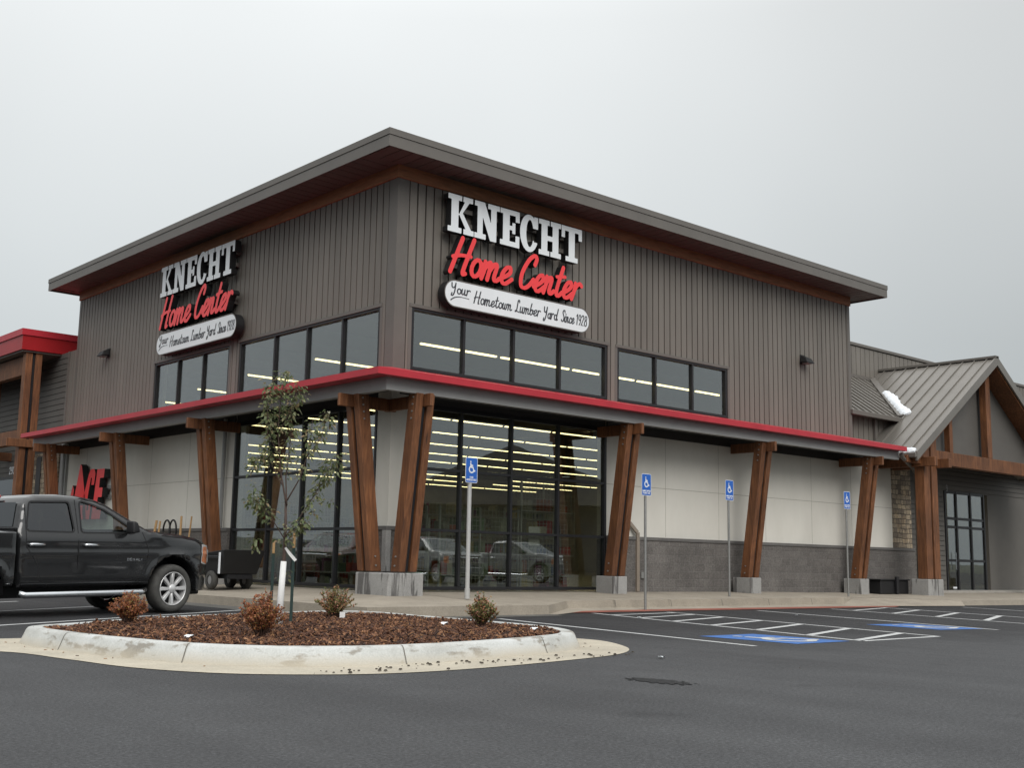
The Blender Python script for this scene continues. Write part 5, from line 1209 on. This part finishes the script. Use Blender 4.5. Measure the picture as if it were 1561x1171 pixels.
        l = MB(); l.box(-4.91, -4.80, sg*.93-.04, sg*.93+.04, .82, 1.26); l.build('tail_light', M['redlens'], T, bevel=.02)
        # door gaps, arches trim
        dg = MB()
        def gap(pts, r=.008):
            for (xa, za), (xb, zb) in zip(pts[:-1], pts[1:]):
                k = 6
                for i in range(k):
                    p = (xa+(xb-xa)*i/k, za+(zb-za)*i/k); q = (xa+(xb-xa)*(i+1)/k, za+(zb-za)*(i+1)/k); d = Vector((q[0]-p[0], q[1]-p[1])); nn = Vector((-d.y, d.x)).normalized()*r
                    dg.add([P(p[0]+nn.x, p[1]+nn.y, .0015), P(q[0]+nn.x, q[1]+nn.y, .0015), P(q[0]-nn.x, q[1]-nn.y, .0015), P(p[0]-nn.x, p[1]-nn.y, .0015)], [(0, 1, 2, 3)])
        gap([(-1.91, .56), (-1.91, 1.82)]); gap([(-.60, .60), (-.56, 1.05), (-.68, 1.33)]); gap([(-2.80, 1.72), (-2.83, 1.1), (-2.60, .80), (-2.56, .58)]); gap([(-2.56, .57), (-.52, .57)], .006); gap([(-.30, 1.285), (.35, 1.235), (.80, 1.12)], .006)
        dg.build('door_gaps', M['black_plastic'], T)
        for x in (-2.77, -1.80):
            hb = MB(); hb.tube([P(x-.02, 1.115, .0), P(x, 1.12, .045), P(x+.22, 1.12, .045), P(x+.25, 1.115, .0)], .022, 8); hb.build('door_handle', M['chrome'], T, smooth=True)
            cu = MB(); v, f, rim = march(lambda X, Z: np.hypot((X-x-.09)/.075, (Z-1.12)/.05)-1, x-.02, x+.2, 1.04, 1.2, .02); cu.add([P(a, b, .002) for a, b in v], f); cu.build('handle_cup', M['black_plastic'], T)
        mi = MB(); mi.hexa([(-1.06, sg*.99, 1.31), (-.90, sg*.98, 1.33), (-.90, sg*1.18, 1.33), (-1.04, sg*1.18, 1.31), (-1.06, sg*.99, 1.52), (-.94, sg*.99, 1.50), (-.94, sg*1.16, 1.49), (-1.04, sg*1.16, 1.51)]); mi.beam((-.96, sg*.86, 1.35), (-.96, sg*1.02, 1.37), .08, .06); mi.build('door_mirror', M['black_plastic'], T, bevel=.035, seg=3, smooth=True)
        rb_ = MB(); rb_.tube([(-2.92, sg*.99, .40), (-2.84, sg*1.03, .37), (-.72, sg*1.03, .37), (-.62, sg*.99, .40)], .05, 12); rb_.build('running_board', M['chrome'], T, smooth=True)
        for cx0 in (0, -3.645):
            wl = MB(); wl.lathe([(r_x, sg*o_) for r_x, o_ in ((.275, .09), (.29, .125), (.33, .135), (.375, .125), (.398, .09), (.405, .04), (.405, -.08), (.39, -.12), (.28, -.12))], (cx0, sg*.84, .405), (0, 1, 0), 44)
            k = len(wl.v); tyre = wl.build('tyre', M['rubber'], T, smooth=True)
            tread = MB()
            for i in range(56):
                aa = 2*PI*i/56; c = Vector((cx0+.403*math.cos(aa), 0, .405+.403*math.sin(aa))); tread.box(c.x-.008, c.x+.008, sg*.84-.10, sg*.84+.10, c.z-.008, c.z+.008)
            rm = MB(); rm.lathe([(r_x, sg*o_) for r_x, o_ in ((.277, .09), (.280, .122), (.264, .122), (.254, .06), (.25, -.05))], (cx0, sg*.84, .405), (0, 1, 0), 44)
            for i in range(8):
                aa = PI/2+2*PI*i/8; d = Vector((math.cos(aa), 0, math.sin(aa))); s2 = Vector((-math.sin(aa), 0, math.cos(aa))); c = Vector((cx0, sg*.84, .405)); Y = Vector((0, sg, 0))
                rm.hexa([c+d*.06-s2*.028+Y*.06, c+d*.258-s2*.040+Y*.06, c+d*.258+s2*.040+Y*.06, c+d*.06+s2*.028+Y*.06, c+d*.06-s2*.020+Y*.100, c+d*.262-s2*.028+Y*.114, c+d*.262+s2*.028+Y*.114, c+d*.06+s2*.020+Y*.100])
            rm.lathe([(.001, sg*.122), (.055, sg*.120), (.072, sg*.105), (.074, sg*.05)], (cx0, sg*.84, .405), (0, 1, 0), 24)
            rim_o = rm.build('rim', M['alloy'], tyre, smooth='auto', bevel=.004)
            bd = MB(); bd.lathe([(.001, sg*.0), (.235, sg*.0), (.238, -sg*.05)], (cx0, sg*.84, .405), (0, 1, 0), 24); bd.build('brake_disc', M['black_plastic'], tyre)
        for cx0 in (0, -3.645):
            li = MB(); n = 20; vs = []
            for i in range(n+1):
                aa = rad(-5+190*i/n); vs += [(cx0+.51*math.cos(aa), sg*.93, .42+.51*math.sin(aa)), (cx0+.51*math.cos(aa), sg*.45, .42+.51*math.sin(aa))]
            li.add(vs, [(2*i, 2*i+1, 2*i+3, 2*i+2) for i in range(n)]); li.box(cx0-.55, cx0+.55, sg*.40-.02, sg*.40+.02, .35, .95)
            li.build('wheel_well', M['black_plastic'], T)
    m = MB(); m.box(-4.8, .7, -.42, .42, .30, .5); m.cyl((0, -.8, .38), (0, .8, .38), .04); m.cyl((-3.645, -.8, .38), (-3.645, .8, .38), .06); m.build('chassis', M['black_plastic'], T)
    m = MB(); m.box(-4.99, -4.88, -.95, .95, .48, .68); m.build('rear_bumper', M['chrome'], T, bevel=.03)
    m = MB(); m.box(-2.92, -2.80, -.20, .20, 1.815, 1.87); m.build('brake_light', M['redlens'], T, bevel=.015)
    if detail:
        b = MB(); hz = .875
        v, f, rim = march(strokes_sdf(caps_strokes('DENALI', 0, 0, .34, .035), .0055), -.02, .36, -.02, .06, .005); b.add([(-.98+x, -(hx(-.98+x, hz+z)+.006), hz+z) for x, z in v], f)
        b.build('badge', M['chrome'], T)
    return T
T1 = pickup('black crew-cab pickup with chrome steps and eight-spoke wheels, parked at the left edge', M['paint_black'])
hd = rad(14); fwd = Vector((math.cos(hd), math.sin(hd), 0)); lft = Vector((-math.sin(hd), math.cos(hd), 0))
c = Vector((-5.26, -1.02, 0))+lft*.86; T1.location = c; T1.rotation_euler = (0, rad(-1.0), hd)
T1.rotation_euler = Matrix.Rotation(hd, 3, 'Z').to_quaternion().to_matrix().to_euler()
q = Matrix.Rotation(hd, 3, 'Z') @ Matrix.Rotation(rad(-.8), 3, 'Y'); T1.rotation_euler = q.to_euler()
rl = MB(); rl.tube([(-3.2, -.72, 1.40), (-3.2, .72, 1.40)], .075, 16); rc = rl.build('bed_roll', M['black_plastic'], smooth='auto', label='black roll lying across the bed of the pickup behind its cab', cat='roll')
rc.matrix_world = Matrix.Translation(c) @ q.to_4x4()

# ---------------------------------------------------------------- utility cart, tools and hose by the left wall
ct = thing('utility_cart', 'black two-wheeled utility cart with a deep tray parked on the pavement by the corner window', 'cart', (-1.62, 3.55, .235), rad(90))
m = MB(); m.hexa([(-.45, -.42, .34), (.80, -.42, .34), (.80, .42, .34), (-.45, .42, .34), (-.62, -.50, .86), (1.0, -.50, .72), (1.0, .50, .72), (-.62, .50, .86)]); m.box(-.4, .7, -.54, -.505, .66, .73); m.box(-.4, .7, .505, .54, .66, .73); m.build('tray', M['black_plastic'], ct, bevel=.03, seg=2)
m = MB(); m.box(-.45, .9, -.30, .30, .24, .33); m.beam((.9, 0, .28), (1.5, 0, .45), .06, .06); m.build('frame', M['black'], ct)
for x, y in ((.72, .42), (.02, .42), (.72, -.42), (.02, -.42)):
    w_ = MB(); w_.lathe([(.10, .06), (.17, .07), (.20, .04), (.205, 0), (.20, -.04), (.17, -.07)], (x, y, .205), (0, 1, 0), 24); wh = w_.build('wheel', M['rubber'], ct, smooth=True)
    w_ = MB(); w_.lathe([(.001, .05), (.05, .055), (.10, .045), (.10, -.05), (.001, -.05)], (x, y, .205), (0, 1, 0), 18); w_.build('hub', M['hub'], wh, smooth='auto')
m = MB(); m.box(-.48, -.44, .50, .53, .35, .80); m.build('reflector', M['signwhite'], ct)

def tool(y, z1, tilt, label, r=.022, x=-.32):
    m = MB(); m.tube([(x-.15, y+tilt*.5, .30), (x, y, z1)], [r*1.1, r], 8); m.box(x-.30, x-.10, y+tilt*.5-.10, y+tilt*.5+.10, .29, .33)
    return m.build('tool_handle', M['label_wood'], smooth='auto', label=label, cat='tool', group='wooden tool handles against the left wall')
tool(10.06, 1.86, .3, 'pale wooden tool handle nearest the pickup windscreen, left of the black hose loops', .035)
tool(9.85, 1.84, -.1, 'short pale wooden handle close beside the leftmost handle', .028)
tool(8.62, 1.95, -.5, 'tilted wooden tool handle just right of the black hose loops', .030)
tool(8.05, 1.94, -.05, 'upright thin wooden tool handle nearest the leaning timber post', .022)
m = MB()
for k, dy in enumerate((-.16, .16)):
    m.tube([(-.30-.02*k, 9.28+dy+.20*math.cos(t), 1.58+.28*math.sin(t)) for t in np.linspace(0, 2*PI, 22)], .024, 6)
m.tube([(-.30, 9.28, 1.28), (-.28, 9.3, .30)], .03, 6)
m.build('hose_loops', M['black_plastic'], smooth=True, label='black looped hose standing up behind the pickup bonnet against the left wall', cat='hose')

# trough / bench by the entrance
bt = thing('planter_box', 'dark low box planter with a metal end post beside the entrance pier', 'planter', (18.15, -.6, .24))
m = MB(); m.box(-.55, 1.05, -.25, .25, .0, .40); m.build('box', M['black_plastic'], bt, bevel=.02)
m = MB(); m.box(.22, .34, -.34, -.26, -.02, .52); m.box(-.6, 1.1, -.28, .28, .40, .44); m.build('rim', M['black'], bt, bevel=.01)
rx = MB(); rx.box(24.86, 25.5, 1.3, 1.9, .3, 1.22); rx.box(24.90, 25.45, 1.28, 1.3, .4, 1.1); rx.build('red_chest', M['red_box'], bevel=.03, label='red chest standing inside the entrance door', cat='chest')

# ---------------------------------------------------------------- shop fittings seen through the glass
def shelf(x, y, L_, rz, label, H=1.9, levels=(.35, .85, 1.35), n=60, gm='goods', seed=0, grid=True):
    rs = random.Random(seed); t = thing('shelf_unit', label, 'shelf', (x, y, .30), rz, 'shelf units inside the store')
    m = MB()
    for z in levels: m.box(0, L_, -.25, .25, z-.03, z)
    m.build('shelf_board', M['shelf'], t)
    m = MB()
    for xx in np.arange(0, L_+.01, 1.2): m.box(xx-.02, xx+.02, -.26, -.22, 0, H); m.box(xx-.02, xx+.02, .22, .26, 0, H)
    if grid:
        for xx in np.arange(.1, L_, .12): m.box(xx-.004, xx+.004, -.275, -.268, .15, H)
        for zz in np.arange(.15, H, .12): m.box(0, L_, -.275, -.268, zz-.004, zz+.004)
    m.build('upright', M['shelf'], t)
    gd = MB()
    for z in (0.05,)+tuple(levels):
        xx = .05
        while xx < L_-.2:
            w = rs.uniform(.07, .26); h = rs.uniform(.12, .38)
            if rs.random() < .86:
                d0 = rs.uniform(-.20, -.12)
                if rs.random() < .35: gd.lathe([(.001, 0), (w/3, 0), (w/3, h*.7), (w/8, h*.85), (w/8, h), (.001, h)], (xx+w/2, 0, z+.002), (0, 0, 1), 10)
                else: gd.box(xx, xx+w*.92, d0, .18, z+.002, z+h)
            xx += w
    gd.build('stacked_goods', M[gm], t, kind='stuff'); return t
shelf(2.2, 1.25, 2.4, 0, 'grid-fronted shelf just behind the second pane of the right window', seed=1)
shelf(4.7, 1.25, 1.8, 0, 'grid-fronted shelf with red and yellow goods behind the rightmost pane', seed=2, H=2.6, levels=(.35, .85, 1.35, 1.9))
shelf(.8, 1.4, 1.2, 0, 'shelf of green packaged goods behind the first right-hand pane', gm='greenery', seed=3, H=1.6, grid=False)
shelf(3.2, 5.5, 7, 0, 'long shelf deeper inside the store, parallel to the right window', seed=4, H=2.2, levels=(.4, .9, 1.4, 1.9))
shelf(3.0, 10.5, 9, 0, 'far long shelf in the middle of the store', seed=5, H=2.2, levels=(.4, .9, 1.4, 1.9))
shelf(1.2, 2.2, 3.6, rad(90), 'grid-fronted low shelf just behind the left window', seed=6, H=1.2, levels=(.35, .8))
shelf(4.0, 16, 12, 0, 'farthest shelf run near the back of the store', seed=7, H=2.2, levels=(.4, .9, 1.4, 1.9))
m = MB(); m.box(4.15, 4.50, .16, .163, 1.35, 1.78); m.build('paper_notice', M['signwhite'], label='white paper notice taped inside the right window at the third pane', cat='notice')
# ---------------------------------------------------------------- what stands behind the camera and shows only as reflections
T2 = pickup('silver pickup truck parked across the lot behind the camera, seen reflected in the right window', M['paint_silver'], 'vehicles across the lot', False); T2.location = (16.5, -17.5, 0); T2.rotation_euler = (0, 0, rad(100))
T3 = link_copy(T2); T3['label'] = 'second silver pickup farther right across the lot, seen reflected in the right window'; T3.location = (23, -18.5, 0); T3.rotation_euler = (0, 0, rad(80))
T4 = pickup('maroon pickup truck on the left of the lot, seen reflected in the left window', M['paint_maroon'], 'vehicles across the lot', False); T4.location = (-8.5, 15.5, 0); T4.rotation_euler = (0, 0, rad(-35))
fb = thing('far_building', 'low commercial building with a pale pitched roof across the lot, seen only as a reflection', 'building', (62, -58, 0), rad(-38))
m = MB(); m.box(-22, 22, -9, 9, 0, 5); m.build('wall', M['lap'], fb)
m = MB(); m.prism([(-24, -11, 5), (-24, 11, 5), (-24, 0, 9.5)], (48, 0, 0)); m.build('roof', M['roofmetal'], fb)
m = MB()
for x in range(-18, 19, 6): m.box(x-1.2, x+1.2, 9.0, 9.06, 1, 3.4)
m.build('window', M['black'], fb)
hl = MB(); n = 120; vs = []
for i in range(n):
    a_ = 2*PI*i/n; R0 = 420; hgt = 5+3*math.sin(a_*3+1)+2*math.sin(a_*7)+1.5*math.sin(a_*17)
    vs += [(R0*math.cos(a_), R0*math.sin(a_), -.5), ((R0+60)*math.cos(a_), (R0+60)*math.sin(a_), max(3, hgt)), ((R0+140)*math.cos(a_), (R0+140)*math.sin(a_), -.5)]
hl.add(vs, [(3*i+k, 3*((i+1) % n)+k, 3*((i+1) % n)+k+1, 3*i+k+1) for i in range(n) for k in (0, 1)]); hl.build('hills', mat('far_hills', (.06, .065, .05), .9, 0, .3, .02), kind='structure')
